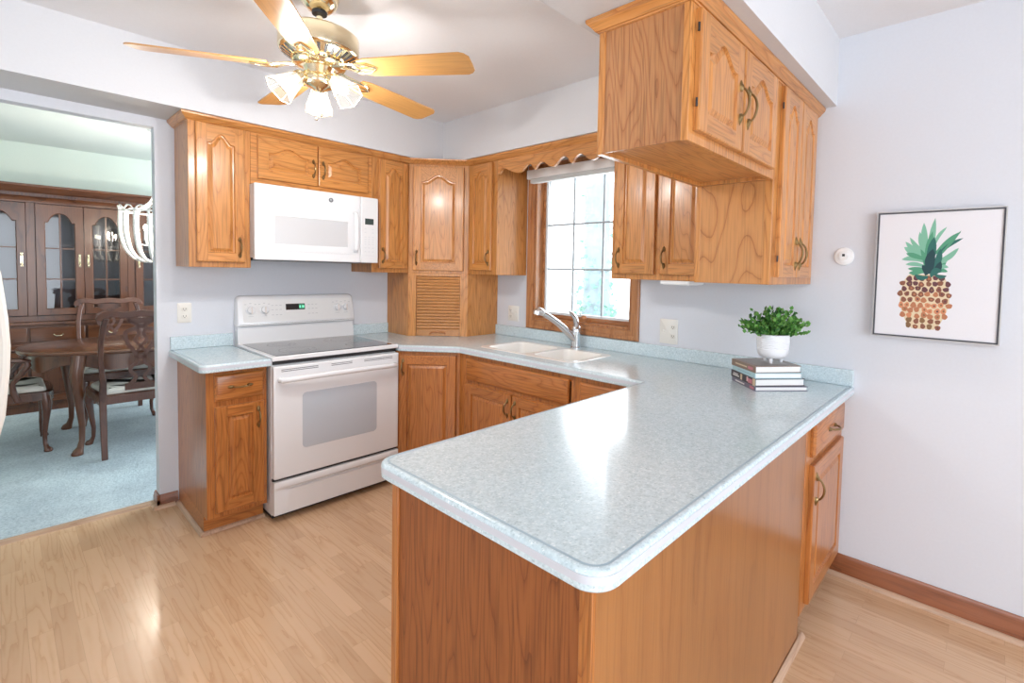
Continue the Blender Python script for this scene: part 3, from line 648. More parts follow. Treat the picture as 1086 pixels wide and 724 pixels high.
# shade cassette
rs = thing('roller_shade', (1.44, -.03, 2.07), 'white blind headrail with raised slats mounted behind the scalloped valance', 'blind')
mb = MB(); mb.box((.990, -.075, 2.083), (1.893, -.0205, 2.148)); obj('headrail', mb, PLAST, rs, .004)
for k in range(5):
    mb = MB(); z = 2.0795 - .0055 * k; mb.box((1.02, -.067, z - .0035), (1.862, -.026, z)); obj('slat', mb, plain('slat_white', (.80, .84, .84), .4), rs)

# ------------------------------------------------------------------ range
RY0, RY1 = -1.657, -.905
rg = thing('range', (.34, -1.28, 0), 'white freestanding electric range with black glass cooktop between the base cabinets', 'range')
mb = MB(); mb.box((.012, RY0 + .004, .035), (.640, RY1 - .004, .893)); obj('body', mb, WHITE, rg, .003)
mb = MB(); mb.box((.05, RY0 + .02, 0), (.60, RY1 - .02, .035)); obj('plinth', mb, DARK, rg)
mb = MB(); mb.box((.03, RY0, .896), (.668, RY1, .921)); mt = obj('cooktop_frame', mb, WHITE, rg, .006, seg=3)
mb = MB(); mb.prism(rrect(.085, RY0 + .028, .645, RY1 - .028, .012), .9205, .9235); gl = obj('glass_cooktop', mb, BLACK, rg)
for (x, y, r) in ((.50, -1.46, .10), (.50, -1.09, .078), (.24, -1.46, .078), (.24, -1.09, .10)):
    mb = MB()
    for rr in (r, r * .62):
        mb.loft([[(x + q * math.cos(2*PI*j/40), y + q * math.sin(2*PI*j/40), .9238) for j in range(40)] for q in (rr, rr + .002)], cap0=False, cap1=False)
    obj('burner_ring', mb, plain('burner_print', (.16, .17, .18), .3), gl)
FR = frame((.640, 0, 0), (0, 1, 0), (1, 0, 0))
mb = MB(); mb.fbox(FR, (RY0 + .01, .875, -.02), (RY1 - .01, .893, .012)); obj('front_gap', mb, DARK, rg)
mb = MB(); mb.fbox(FR, (RY0 + .004, .244, .003), (RY1 - .004, .868, .042)); od = obj('oven_door', mb, WHITE, rg, .008, seg=3)
mb = MB(); mb.loft([[FR(x, y, z) for x, y in q] for q, z in ((rrect(-1.506, .390, -1.062, .706, .022), .0415), (rrect(-1.506, .390, -1.062, .706, .022), .0432), (rrect(-1.502, .394, -1.066, .702, .02), .0436))])
obj('door_window', mb, plain('oven_window', (.52, .57, .63), .12, coat=.5), od)
mb = MB()
pts = [FR(RY0 + .035, .795, .042), FR(RY0 + .04, .795, .066), FR(RY0 + .07, .797, .079), FR(RY0 + .2, .800, .084), FR((RY0 + RY1)/2, .801, .086), FR(RY1 - .2, .800, .084), FR(RY1 - .07, .797, .079), FR(RY1 - .04, .795, .066), FR(RY1 - .035, .795, .042)]
mb.tube(pts, .0155, 12, sx=1.0, up=(0, 0, 1)); obj('door_handle', mb, WHITE, od)
mb = MB()
for a, b in ((-1.615, -1.42), (-1.345, -1.22), (-1.145, -.955)):
    for z in (.838, .847): mb.fbox(FR, (a, z, .0415), (b, z + .0035, .0428))
obj('vent_slots', mb, plain('vent_grey', (.16, .17, .18), .5), od)
mb = MB(); mb.fbox(FR, (RY0 + .004, .230, .0), (RY1 - .004, .243, .02)); obj('drawer_gap', mb, DARK, rg)
# storage drawer with a scooped pull along its top
mb = MB(); prof = [(.0, .045), (.040, .045), (.040, .17), (.040, .178), (.0405, .19), (.050, .196), (.052, .206), (.046, .222), (.040, .229), (0, .229)]
ys = [RY0 + .004 + (RY1 - RY0 - .008) * k / 24 for k in range(25)]; loops = []
for k, y in enumerate(ys):
    s = abs(k / 12 - 1); f = max(0, min(1, (1 - s) / .22)); f = f * f * (3 - 2 * f)
    loops.append([FR(y, z, .040 + (d - .040) * f if d > .0401 else (d - .010 * f if .17 < z < .2 and d > .01 else d)) for d, z in prof])
mb.loft(loops); obj('drawer', mb, WHITE, rg, smooth=45)
# back guard
mb = MB(); mb.loft([[(x, y, z) for x, z in ((.004, .90), (.07, .92), (.058, 1.03), (.004, 1.04))] for y in (RY0 + .008, RY1 - .008)]); obj('back_riser', mb, WHITE, rg, .002)
def guard(x0, grow):
    pass
bgp = fillet([(RY0 + .002, 1.030), (RY1 - .002, 1.030), (RY1 - .012, 1.222), (RY0 + .008, 1.222)], [.012, .012, .03, .03])
tilt = lambda y, z, d: (.082 - (z - 1.03) * .16 + d, y, z)
mb = MB(); mb.loft([[(.004, y, z) for y, z in bgp], [tilt(y, z, -.012) for y, z in bgp], [tilt(y, z, -.003) for y, z in inset(bgp, .005)], [tilt(y, z, 0) for y, z in inset(bgp, .014)]]); bg_ = obj('backguard', mb, WHITE, rg, smooth=40)
mb = MB(); mb.loft([[tilt(y, z, d) for y, z in q] for q, d in ((rrect(RY0 + .035, 1.055, RY1 - .04, 1.196, .01), -.001), (rrect(RY0 + .035, 1.055, RY1 - .04, 1.196, .01), .0012))]); obj('control_panel', mb, WHITE2, bg_)
for y in (-1.578, -1.500, -1.034, -.975):
    mb = MB(); M = Matrix.Rotation(R(90 - 9), 4, 'Y'); cpt = tilt(y, 1.132, .001)
    mb.lathe([(.027, 0), (.027, .004), (.022, .006), (.021, .020), (.018, .023), (.001, .0235)], cpt, 24, M)
    kb = obj('knob', mb, WHITE, bg_, smooth=30)
    mb = MB(); F2 = lambda a, b, c_: Vector(tilt(y + a, 1.132 + b, .0235 + c_)); mb.fbox(F2, (-.0035, -.021, -.001), (.0035, .021, .007)); obj('grip', mb, plain('knob_grip', (.74, .68, .64), .4), kb)
mb = MB(); F2 = lambda a, b, c_: Vector(tilt(a, b, c_)); mb.fbox(F2, (-1.372, 1.125, .0008), (-1.252, 1.165, .0018)); dsp = obj('display', mb, BLACK, bg_)
mb = MB(); mb.fbox(F2, (-1.290, 1.130, .0018), (-1.256, 1.161, .0021)); obj('lit_segment', mb, plain('display_green', (.03, .16, .10), .3, emit=.25, emcol=(.1, .6, .35)), dsp)
def seven(mb, F2, y, z, h, ch, d):
    w_ = h * .5; t = h * .13
    S = {'0': 'abcdef', '1': 'bc', '2': 'abged', '3': 'abgcd', '5': 'afgcd', '6': 'afgedc', '8': 'abcdefg', '9': 'abcdfg', '4': 'fgbc', '7': 'abc'}
    seg = {'a': (0, h - t, w_, h), 'g': (0, h/2 - t/2, w_, h/2 + t/2), 'd': (0, 0, w_, t), 'f': (0, h/2, t, h), 'e': (0, 0, t, h/2), 'b': (w_ - t, h/2, w_, h), 'c': (w_ - t, 0, w_, h/2)}
    for s in S[ch]:
        a, b, c_, e_ = seg[s]; mb.fbox(F2, (y + a, z + b, d), (y + c_, z + e_, d + .0003))
mb = MB()
for i, ch in enumerate('818'): seven(mb, F2, -1.286 + i * .0095 + (.002 if i else 0), 1.138, .014, ch, .0022)
obj('digits', mb, plain('digit_green', (.2, .8, .5), .4, emit=1.2, emcol=(.3, 1, .65)), dsp)
mb = MB()
for a in (-1.452, -1.428, -1.404, -1.226, -1.202, -1.178):
    for z in (1.095, 1.128, 1.156): mb.fbox(F2, (a - .007, z, .0011), (a + .007, z + .0035, .0016))
for y in (-1.578, -1.500, -1.034, -.975):
    for k in range(-1, 2): mb.fbox(F2, (y + k * .028 - .006, 1.172 - abs(k) * .006, .0011), (y + k * .028 + .006, 1.176 - abs(k) * .006, .0016))
    mb.fbox(F2, (y - .014, 1.092, .0011), (y + .014, 1.0945, .0016))
obj('printed_marks', mb, GREYD, bg_)

# ------------------------------------------------------------------ microwave
mw = thing('microwave', (.2, -1.28, 1.45), 'white over-the-range microwave hanging under the short cabinet', 'microwave')
MY0, MY1, MZ0, MZ1 = -1.655, -.906, 1.449, 1.886
mb = MB(); mb.box((.004, MY0 + .006, MZ0 + .012), (.362, MY1 - .006, MZ1)); obj('body', mb, plain('microwave_case', (.70, .71, .73), .4), mw, .002)
mb = MB(); mb.box((.02, MY0 + .02, MZ0 - .004), (.355, MY1 - .02, MZ0 + .012)); ub = obj('underside', mb, plain('filter_grey', (.12, .125, .13), .5), mw)
FM = frame((.362, 0, 0), (0, 1, 0), (1, 0, 0)); YP = -1.030
mb = MB(); mb.fbox(FM, (MY0, MZ0, .002), (YP - .001, MZ1, .040)); md = obj('door', mb, WHITE, mw, .006, seg=3)
mb = MB(); mb.fbox(FM, (YP + .001, MZ0, .002), (MY1, MZ1, .040)); mp = obj('control_panel', mb, WHITE, mw, .006, seg=3)
# recessed door panel & window
fr = [(-1.607, 1.502), (-1.052, 1.502), (-1.052, 1.782), (-1.607, 1.782)]; ir = [(-1.552, 1.545), (-1.118, 1.545), (-1.118, 1.708), (-1.552, 1.708)]
mb = MB(); mb.loft([[FM(y, z, d) for y, z in q] for q, d in ((fr, .0395), (fr, .0425), (inset(fr, .003), .0435), (inset(ir, -.002), .0435), (ir, .0408))], cap0=False, cap1=False); obj('door_frame', mb, WHITE, md)
mb = MB(); mb.fbox(FM, (-1.552, 1.545, .0398), (-1.118, 1.708, .0409)); obj('window', mb, plain('microwave_window', (.60, .61, .63), .1, coat=.6), md)
mb = MB(); mb.tube([FM(-1.070, 1.522, .042), FM(-1.071, 1.535, .062), FM(-1.073, 1.58, .070), FM(-1.074, 1.65, .072), FM(-1.073, 1.72, .070), FM(-1.071, 1.762, .062), FM(-1.070, 1.775, .042)], .011, 10, sx=1.3, up=(0, 1, 0)); obj('handle', mb, WHITE, md)
mb = MB(); Mx = Matrix.Rotation(R(90), 4, 'Y'); mb.lathe([(.0145, 0), (.0145, .0012), (.013, .0016), (.001, .0016)], FM(-1.225, 1.838, .0398), 28, Mx); lg = obj('badge', mb, plain('badge_grey', (.16, .17, .19), .35), md)
mb = MB()
for sgn in (1, -1):   # swirl of the round badge
    mb.tube([FM(-1.225 + sgn * .0045 * math.cos(t) - .001, 1.838 + sgn * .002 + .0055 * math.sin(t), .0418) for t in [k * .7 for k in range(8)]], .0009, 5)
obj('badge_swirl', mb, plain('badge_light', (.6, .62, .64), .4), lg)
mb = MB(); mb.fbox(FM, (-1.000, 1.705, .0398), (-.940, 1.745, .0412)); obj('display', mb, plain('micro_display', (.05, .075, .075), .2), mp)
mb = MB()
for j, z in enumerate((1.672, 1.648, 1.618, 1.602, 1.586, 1.570, 1.545, 1.520)):
    for k in range(3):
        if j in (0, 1) and k == 1: continue
        mb.fbox(FM, (-1.004 + k * .026, z, .0399), (-.990 + k * .026, z + .007, .0404))
mb.fbox(FM, (-1.005, 1.496, .0399), (-.935, 1.499, .0404))
obj('buttons', mb, plain('button_grey', (.66, .68, .71), .5), mp)

# ------------------------------------------------------------------ wall plates
def plate(o, label, F, w_, h, kinds, name='wall_outlet', cat='outlet'):
    t = thing(name, F(w_/2, 0, 0), label, cat)
    mb = MB(); q = rrect(0, 0, w_, h, .004); mb.loft([[F(x, y, d) for x, y in p] for p, d in ((q, .0005), (q, .004), (inset(q, .003), .006))]); obj('plate', mb, OFFW, t)
    n = len(kinds)
    for i, k in enumerate(kinds):
        cx = w_ * (i + .5) / n
        if k == 'o':
            for z in (h * .32, h * .68):
                mb = MB(); q = [(cx + .0165 * math.cos(a), z + max(-.0125, min(.0125, .0165 * math.sin(a)))) for a in [2*PI*j/24 for j in range(24)]]
                mb.loft([[F(x, y, d) for x, y in p] for p, d in ((q, .0055), (q, .0078), (inset(q, .001), .0082))]); rc = obj('receptacle', mb, plain('receptacle_plastic', (.76, .73, .67), .4), t)
                mb = MB()
                for s in (-.0062, .0062): mb.fbox(F, (cx + s - .0013, z - .002, .0081), (cx + s + .0013, z + .0065, .0086))
                mb.fbox(F, (cx - .0022, z - .0085, .0081), (cx + .0022, z - .0045, .0086)); obj('slots', mb, DARK, rc)
        else:
            mb = MB(); mb.fbox(F, (cx - .005, h/2 - .012, .0055), (cx + .005, h/2 + .012, .0065)); mb.fbox(F, (cx - .004, h/2 - .001, .006), (cx + .004, h/2 + .009, .016)); obj('toggle', mb, OFFW, t)
    return t
plate(None, 'white duplex outlet on the wall above the small countertop left of the range', frame((0, -1.937, 1.069), (0, 1, 0), (1, 0, 0)), .068, .116, 'o')
plate(None, 'white double plate with switch and outlet between the window and the plant', frame((2.083, 0, 1.005), (1, 0, 0), (0, -1, 0)), .118, .146, 'so')
plate(None, 'white double plate with outlet and switch beside the appliance garage', frame((.742, 0, 1.03), (1, 0, 0), (0, -1, 0)), .118, .118, 'os')
th = thing('wall_jack', (3.047, 0, 1.52), 'round white wall disc with a small dark centre hole left of the pineapple picture', 'wall jack')
Mr = Matrix.Rotation(R(90), 4, 'X')
mb = MB(); mb.lathe([(.042, .0005), (.042, .006), (.039, .010), (.030, .0125), (.019, .013), (.018, .019), (.001, .0195)], (3.047, 0, 1.52), 36, Mr); obj('cover', mb, PLAST, th)
mb = MB(); mb.box((3.042, -.0202, 1.520), (3.053, -.0192, 1.531)); obj('socket', mb, DARK, th)

# ------------------------------------------------------------------ picture
pc = thing('framed_picture', (3.393, 0, 1.165), 'square pineapple painting on white canvas in a thin dark floater frame', 'picture')
qx0, qx1, qz0, qz1 = 3.178, 3.610, 1.165, 1.713
FW = frame((0, 0, 0), (1, 0, 0), (0, -1, 0))
SILV = plain('frame_pewter', (.42, .40, .39), .35, metal=.6); FBLK = plain('frame_black', (.03, .03, .04), .4)
mb = MB(); o0 = [(qx0, qz0), (qx1, qz0), (qx1, qz1), (qx0, qz1)]
mb.loft([[FW(x, z, d) for x, z in q] for q, d in ((o0, .001), (o0, .036), (inset(o0, .004), .036), (inset(o0, .010), .035), (inset(o0, .010), .006))], cap1=False, mats=[0, 0, 1, 1]); obj('frame', mb, [SILV, FBLK], pc)
mb = MB(); mb.fbox(FW, (qx0 + .009, qz0 + .009, .005), (qx1 - .009, qz1 - .009, .031)); cv = obj('canvas', mb, plain('canvas_white', (.80, .80, .84), .7, noise=.02, nscale=300), pc)
rnd = random.Random(5)
pw, ph = qx1 - qx0, qz1 - qz0
def PT(u, v, d): return FW(qx0 + pw * u, qz0 + ph * v, .031 + d)   # u,v as fractions of the picture
leafm = [plain('leaf_' + n_, c_, .7) for n_, c_ in (('mint', (.22, .50, .36)), ('green', (.09, .33, .20)), ('pine', (.03, .15, .13)), ('navy', (.015, .06, .07)))]
mb = MB()
strokes = [  # base u,v -> tip u,v, width, material
 (.47,.52,.505,.905,.030,0),(.46,.60,.415,.87,.030,0),(.44,.62,.385,.80,.022,0),(.50,.66,.60,.83,.016,0),(.52,.62,.71,.79,.020,1),(.53,.60,.73,.74,.016,2),(.52,.55,.70,.665,.024,0),(.55,.60,.71,.80,.012,1),
 (.45,.63,.305,.755,.020,0),(.43,.60,.26,.675,.030,0),(.43,.62,.27,.72,.024,0),(.43,.56,.245,.575,.022,0),(.43,.58,.28,.625,.022,1),(.44,.52,.28,.535,.018,0),(.45,.50,.30,.50,.018,1),(.44,.48,.31,.465,.020,1),(.45,.47,.34,.445,.018,1),
 (.53,.53,.63,.60,.020,0),(.54,.52,.61,.55,.016,1),(.55,.49,.63,.515,.018,0),(.55,.475,.625,.48,.016,1),(.52,.46,.62,.445,.016,2),
 (.46,.50,.49,.80,.030,1),(.46,.46,.40,.66,.024,1),(.48,.50,.505,.755,.040,2),(.50,.48,.56,.66,.030,2),(.47,.46,.44,.58,.034,2),(.49,.46,.50,.66,.044,3),(.50,.45,.57,.56,.030,3),(.46,.45,.42,.53,.028,3),(.49,.44,.58,.49,.028,2),(.47,.435,.36,.45,.022,2)]
for i, (u0, v0, u1, v1, w_, mi) in enumerate(strokes):
    u0, u1 = (.225 + (q - .245) * .98 for q in (u0, u1)); v0, v1 = (.485 + (q - .435) * .965 for q in (v0, v1)); w_ *= 1.12
    a = Vector((u0, v0)); b = Vector((u1, v1)); t = (b - a).normalized(); nn = Vector((-t.y, t.x)); bend = rnd.uniform(-.02, .02); P_ = []; Q_ = []
    for k in range(9):
        s = k / 8; c_ = a + (b - a) * s + nn * bend * math.sin(PI * s); wd = w_ * (.55 + 1.3 * s) * max(0, 1 - s ** 3) * .75
        P_.append(c_ + nn * wd); Q_.append(c_ - nn * wd)
    mb.mat(mi); d = .0003 + i * .00002
    for k in range(8): mb.face([PT(P_[k].x, P_[k].y, d), PT(Q_[k].x, Q_[k].y, d), PT(Q_[k+1].x, Q_[k+1].y, d), PT(P_[k+1].x, P_[k+1].y, d)])
obj('pineapple_leaves', mb, leafm, cv, smooth=0)
fm = [plain('fruit_' + n_, c_, .7) for n_, c_ in (('cream', (.74, .62, .42)), ('plum', (.14, .05, .06)), ('brown', (.26, .10, .06)), ('rust', (.50, .20, .10)), ('orange', (.66, .27, .14)), ('olive', (.24, .13, .06)))]
mb = MB(); mb.mat(0)
HWT = [(.080, .085), (.10, .115), (.125, .135), (.17, .158), (.22, .180), (.29, .197), (.36, .196), (.42, .182), (.46, .165), (.49, .145), (.505, .125)]
def halfw(v):
    for (a0, b0), (a1, b1) in zip(HWT, HWT[1:]):
        if v <= a1: return b0 + (b1 - b0) * max(0, (v - a0) / (a1 - a0))
    return HWT[-1][1]
PC = .425
for (v0, h0), (v1, h1) in zip(HWT, HWT[1:]):
    mb.face([PT(PC - h0, v0, .00025), PT(PC + h0, v0, .00025), PT(PC + h1, v1, .00025), PT(PC - h1, v1, .00025)])
row = 0; v = .100
while v < .50:
    hw = halfw(v); nspot = max(4, round(hw * 2 / .054)); s_ = (v - .09) / .41
    for k in range(nspot + 1):
        uu = PC - hw + 2 * hw * (k + (.5 if row % 2 else 0)) / nspot
        if uu > PC + hw + .005: continue
        uu += rnd.uniform(-.006, .006); vv = v + rnd.uniform(-.006, .006)
        pick = [5, 2] if s_ < .20 else ([4, 3, 4] if s_ < .46 else ([3, 2, 2] if s_ < .68 else [1, 2, 1]))
        mb.mat(rnd.choice(pick)); rx = rnd.uniform(.021, .026); ry = rnd.uniform(.018, .024); ph_ = rnd.uniform(0, 6)
        q = [(uu + rx * math.cos(a) * (1 + .15 * math.sin(3 * a + ph_)), vv + ry * math.sin(a) * (1 + .12 * math.cos(2 * a + ph_))) for a in [2*PI*j/12 for j in range(12)]]
        mb.face([PT(x, z, .0004 + .00001 * (k % 2)) for x, z in q])
        if rnd.random() < .6:
            mb.mat(rnd.choice([1, 5, 3])); mb.face([PT(uu + (x - uu) * .35 + .002, vv + (z - vv) * .35, .00052) for x, z in q])
    v += .0415; row += 1
obj('pineapple_fruit', mb, fm, cv, smooth=0)

# ------------------------------------------------------------------ books and plant
BA = math.atan2(.67, -.74)    # spine direction
C0 = Vector((2.818, -.452)); e1 = Vector((-.74, .67)).normalized(); e2 = Vector((.67, .74)).normalized()
zb = ZC + .0005
books = [
 (.020, .226, .245, 0.0, (.16, .15, .20), (.55, .54, .58), 'thin grey-black hardback at the bottom of the stack on the counter'),
 (.032, .222, .235, .006, (.05, .045, .055), (.55, .52, .50), 'thick black-spined floral book, second from the bottom of the stack'),
 (.024, .215, .222, .012, (.42, .62, .68), (.70, .78, .80), 'pale blue hardback directly beneath the topmost book'),
 (.030, .205, .222, .010, (.24, .17, .13), (.20, .19, .17), 'brown-covered book on top of the stack carrying the potted plant')]
PAPER = plain('book_pages', (.82, .81, .79), .8)
for i, (h, Ls, Wd, sh, colr, cov, lab) in enumerate(books):
    rot = (-.01, .015, 0, .05)[i]; c0 = C0 + e1 * sh + e2 * sh * .3
    E1 = Vector((e1.x * math.cos(rot) - e1.y * math.sin(rot), e1.x * math.sin(rot) + e1.y * math.cos(rot))); E2 = Vector((E1.y, -E1.x))
    F = lambda a, b, c_, c0=c0, E1=E1, E2=E2, z=zb: Vector((c0.x + E1.x * a + E2.x * b, c0.y + E1.y * a + E2.y * b, z + c_))
    bk = thing('book', (*(c0 + E1 * Ls / 2 + E2 * Wd / 2), zb), lab, 'book', 'books stacked under the plant')
    mb = MB(); mb.fbox(F, (0, 0, 0), (Ls, Wd, .0028)); mb.fbox(F, (0, 0, h - .0028), (Ls, Wd, h)); mb.fbox(F, (0, 0, .0028), (Ls, .003, h - .0028))
    obj('cover', mb, plain('book_cover_%d' % i, colr, .35), bk)
    mb = MB(); mb.fbox(F, (.003, .004, .0029), (Ls - .003, Wd - .004, h - .0029)); obj('pages', mb, PAPER, bk)
    mb = MB()
    if i == 1:
        mb.fbox(F, (.145, -.0006, .010), (.205, .0001, .016)); mb.fbox(F, (.155, -.0006, .019), (.200, .0001, .023))
        mb.mat(1); mb.fbox(F, (.115, -.0005, .003), (.132, .0001, h - .003)); mb.fbox(F, (.0, -.0005, .0005), (.022, .0001, h - .0005))
        mb.mat(2); mb.fbox(F, (.026, -.0005, .004), (.062, .0001, h - .008)); mb.mat(3); mb.fbox(F, (.062, -.0005, .008), (.075, .0001, h - .003))
    elif i == 0:
        mb.fbox(F, (.10, -.0006, .006), (.19, .0001, .012)); mb.mat(2); mb.fbox(F, (.012, -.0005, .004), (.05, .0001, h - .004))
    elif i == 2:
        mb.mat(4); mb.fbox(F, (.04, -.0006, .010), (.16, .0001, .013))
    else:
        mb.mat(2); mb.fbox(F, (.02, -.0006, .009), (.06, .0001, .021)); mb.mat(1); mb.fbox(F, (.07, -.0006, .012), (.17, .0001, .018))
        mb.mat(5); mb.fbox(F, (.01, .02, h - .0001), (Ls - .01, Wd - .012, h + .0004)); mb.mat(6); mb.fbox(F, (.05, .11, h + .0003), (.15, .19, h + .0006))
    obj('print', mb, [plain('print_white', (.7, .68, .66), .5), plain('print_tan', (.62, .50, .34), .5), plain('print_rose', (.55, .20, .24), .5), plain('print_blush', (.75, .50, .48), .5), plain('print_teal', (.30, .48, .54), .5), plain('cover_taupe', (.20, .17, .145), .3), plain('cover_grey', (.34, .33, .31), .3)], bk)
    zb += h + .0006
pt = thing('potted_plant', (2.828, -.275, zb + .0005), 'small leafy green plant in a ribbed white footed pot on the books', 'plant')
px, py, pz = 2.828, -.275, zb + .0005
mb = MB(); prof = [(.004, .020), (.03, .0195), (.050, .023), (.062, .034), (.0675, .050)]
for k in range(9):
    z = .060 + k * .0075; r = .0675 + .0035 * min(1, k / 5); prof += [(r + .0008, z + .001), (r + .0012, z + .0045), (r - .0008, z + .0068)]
prof += [(.0725, .128), (.070, .131), (.066, .129), (.064, .105), (.001, .104)]
mb.lathe(prof, (px, py, pz), 40); po = obj('pot', mb, plain('pot_ceramic', (.80, .81, .84), .45), pt, smooth=60)
for a in (R(-60), R(60), R(180)):
    mb = MB(); fx_, fy_ = px + .040 * math.cos(a - .35), py + .040 * math.sin(a - .35); mb.tube([(fx_, fy_, pz + .034), (fx_ * 1, fy_, pz + .012), (fx_, fy_, pz)], [.011, .008, .006], 10); obj('foot', mb, plain('pot_ceramic', (.8, .8, .8)), pt)
mb = MB(); mb.lathe([(.063, 0), (.05, .006), (.001, .008)], (px, py, pz + .105), 20); obj('soil', mb, plain('soil', (.06, .04, .025), .9), pt)
LEAFS = [plain('plant_leaf_' + n_, c_, .42) for n_, c_ in (('mid', (.075, .25, .04)), ('light', (.16, .38, .075)), ('dark', (.03, .13, .025)))]
mb = MB(); sm = MB(); rnd = random.Random(11)
for i in range(78):
    a = rnd.uniform(0, 2*PI); el = rnd.uniform(.0, 1.15) ** .8; L_ = rnd.uniform(.08, .14) * (1.12 - .15 * el)
    b0 = Vector((px + .03 * math.cos(a) * el, py + .03 * math.sin(a) * el, pz + .11)); dr = Vector((math.cos(a) * math.sin(el), math.sin(a) * math.sin(el), math.cos(el)))
    pts = [b0 + dr * (L_ * s) + Vector((math.cos(a), math.sin(a), 0)) * .018 * s * s - Vector((0, 0, .02 * el * s * s)) for s in (0, .3, .6, .85, 1)]
    sm.tube(pts, .0011, 5)
    for k in range(9):
        s = .28 + .72 * k / 8; p = b0 + dr * (L_ * s) + Vector((math.cos(a), math.sin(a), 0)) * .018 * s * s - Vector((0, 0, .02 * el * s * s))
        for sg in (-1, 1):
            ld = (dr + Vector((rnd.uniform(-1, 1), rnd.uniform(-1, 1), rnd.uniform(-.4, .9))) * 1.0).normalized(); sd = ld.cross(Vector((rnd.uniform(-1, 1), rnd.uniform(-1, 1), rnd.uniform(-1, 1)))).normalized(); up_ = ld.cross(sd)
            l_ = rnd.uniform(.014, .023); w_ = l_ * .44
            mb.mat(rnd.choice((0, 0, 1, 1, 2)))
            q = [p, p + ld * l_ * .3 + sd * w_ + up_ * .002, p + ld * l_ * .7 + sd * w_ * .85 + up_ * .001, p + ld * l_, p + ld * l_ * .7 - sd * w_ * .85 + up_ * .001, p + ld * l_ * .3 - sd * w_ + up_ * .002]
            md_ = p + ld * l_ * .5 - up_ * .0015
            mb.face([q[0], q[1], q[2], md_]); mb.face([q[2], q[3], md_]); mb.face([q[3], q[4], md_]); mb.face([q[4], q[5], q[0], md_])
obj('foliage', mb, LEAFS, pt, smooth=60); obj('stems', sm, plain('plant_stem', (.10, .20, .05), .6), pt)

# ------------------------------------------------------------------ ceiling fan
FX0, FY0 = 1.44, -1.73
fan = thing('ceiling_fan', (FX0, FY0, ZCEIL), 'polished brass ceiling fan with five oak blades and three lit glass shades', 'ceiling fan')
Cf = (FX0, FY0, 0)
mb = MB(); mb.lathe([(.001, ZCEIL - .001), (.072, ZCEIL - .001), (.074, ZCEIL - .02), (.066, ZCEIL - .05), (.045, ZCEIL - .072), (.030, ZCEIL - .078), (.001, ZCEIL - .078)], Cf, 32); cn = obj('canopy', mb, BRASSL, fan, smooth=50)
mb = MB(); mb.lathe([(.030, ZCEIL - .074), (.028, ZCEIL - .09), (.001, ZCEIL - .091)], Cf, 20); obj('hanger_ball', mb, DARK, cn)
mb = MB(); mb.lathe([(.012, ZCEIL - .09), (.012, 2.385)], Cf, 16); obj('downrod', mb, BRASSL, fan)
mb = MB(); mb.lathe([(.001, 2.392), (.05, 2.390), (.10, 2.384), (.138, 2.375), (.150, 2.366), (.152, 2.360), (.152, 2.300), (.150, 2.292), (.142, 2.286), (.120, 2.272), (.10, 2.262), (.001, 2.262)], Cf, 48); mo = obj('motor_housing', mb, BRASSL, fan, smooth=40)
mb = MB()
for k in range(30):
    a = 2*PI*k/30; ca, sa = math.cos(a), math.sin(a); ta = Vector((-sa, ca, 0)); rr = Vector((ca, sa, 0)); c_ = Vector((FX0, FY0, 0))
    p0 = c_ + rr * .106 + Vector((0, 0, 2.2635)); p1 = c_ + rr * .141 + Vector((0, 0, 2.2835))
    mb.face([p0 - ta * .0045, p0 + ta * .0045, p1 + ta * .006, p1 - ta * .006])
obj('vent_slots', mb, DARK, mo, smooth=0)
mb = MB(); mb.lathe([(.10, 2.264), (.104, 2.250), (.095, 2.238), (.062, 2.232), (.05, 2.205), (.058, 2.190), (.062, 2.176), (.052, 2.160), (.030, 2.150), (.012, 2.140), (.001, 2.136)], Cf, 36); obj('light_kit', mb, BRASSL, fan, smooth=50)
FRAMEM = plain('shade_lead', (.28, .22, .15), .5)
BANG = (33, 105, 177, 237, 323)
for a in BANG:
    a = R(a); ca, sa = math.cos(a), math.sin(a); rr = Vector((ca, sa, 0)); ta = Vector((-sa, ca, 0)); pitch = R(-12); c_ = Vector((FX0, FY0, 0))
    G = lambda s, t, c2, rr=rr, ta=ta, c_=c_: c_ + rr * s + ta * (t * math.cos(pitch)) + Vector((0, 0, 2.232 + t * math.sin(pitch) + c2))
    ol = [(.185, -.045), (.22, -.056), (.40, -.064), (.62, -.069), (.640, -.060), (.655, -.040), (.655, .040), (.640, .060), (.62, .069), (.40, .064), (.22, .056), (.185, .045)]
    # blade mesh in its own axes so that its grain runs along the blade
    bl = MB(); bl.loft([[(s, t, z) for s, t in inset(ol, d)] for d, z in ((.001, -.003), (0, -.002), (0, .002), (.001, .003))])
    b_o = obj('blade', bl, BLADE, fan, local=True); b_o.location = (0, 0, 2.232 - ZCEIL); b_o.rotation_euler = (pitch, 0, a)
    bk = MB()
    bk.tube([(.085, -.012, .012), (.13, -.016, .006), (.17, -.030, -.006), (.215, -.028, -.0065), (.245, -.008, -.006), (.252, 0, -.006)], .0058, 7)
    bk.tube([(.085, .012, .012), (.13, .016, .006), (.17, .030, -.006), (.215, .028, -.0065), (.245, .008, -.006), (.252, 0, -.006)], .0058, 7)
    bk.tube([(.16, -.02, -.006), (.185, 0, -.007), (.16, .02, -.006)], .004, 6); bk.tube([(.185, 0, -.007), (.25, 0, -.006)], .004, 6)
    bk.box((.062, -.018, .008), (.10, .018, .016))
    obj('bracket', bk, BRASSL, b_o, local=True)
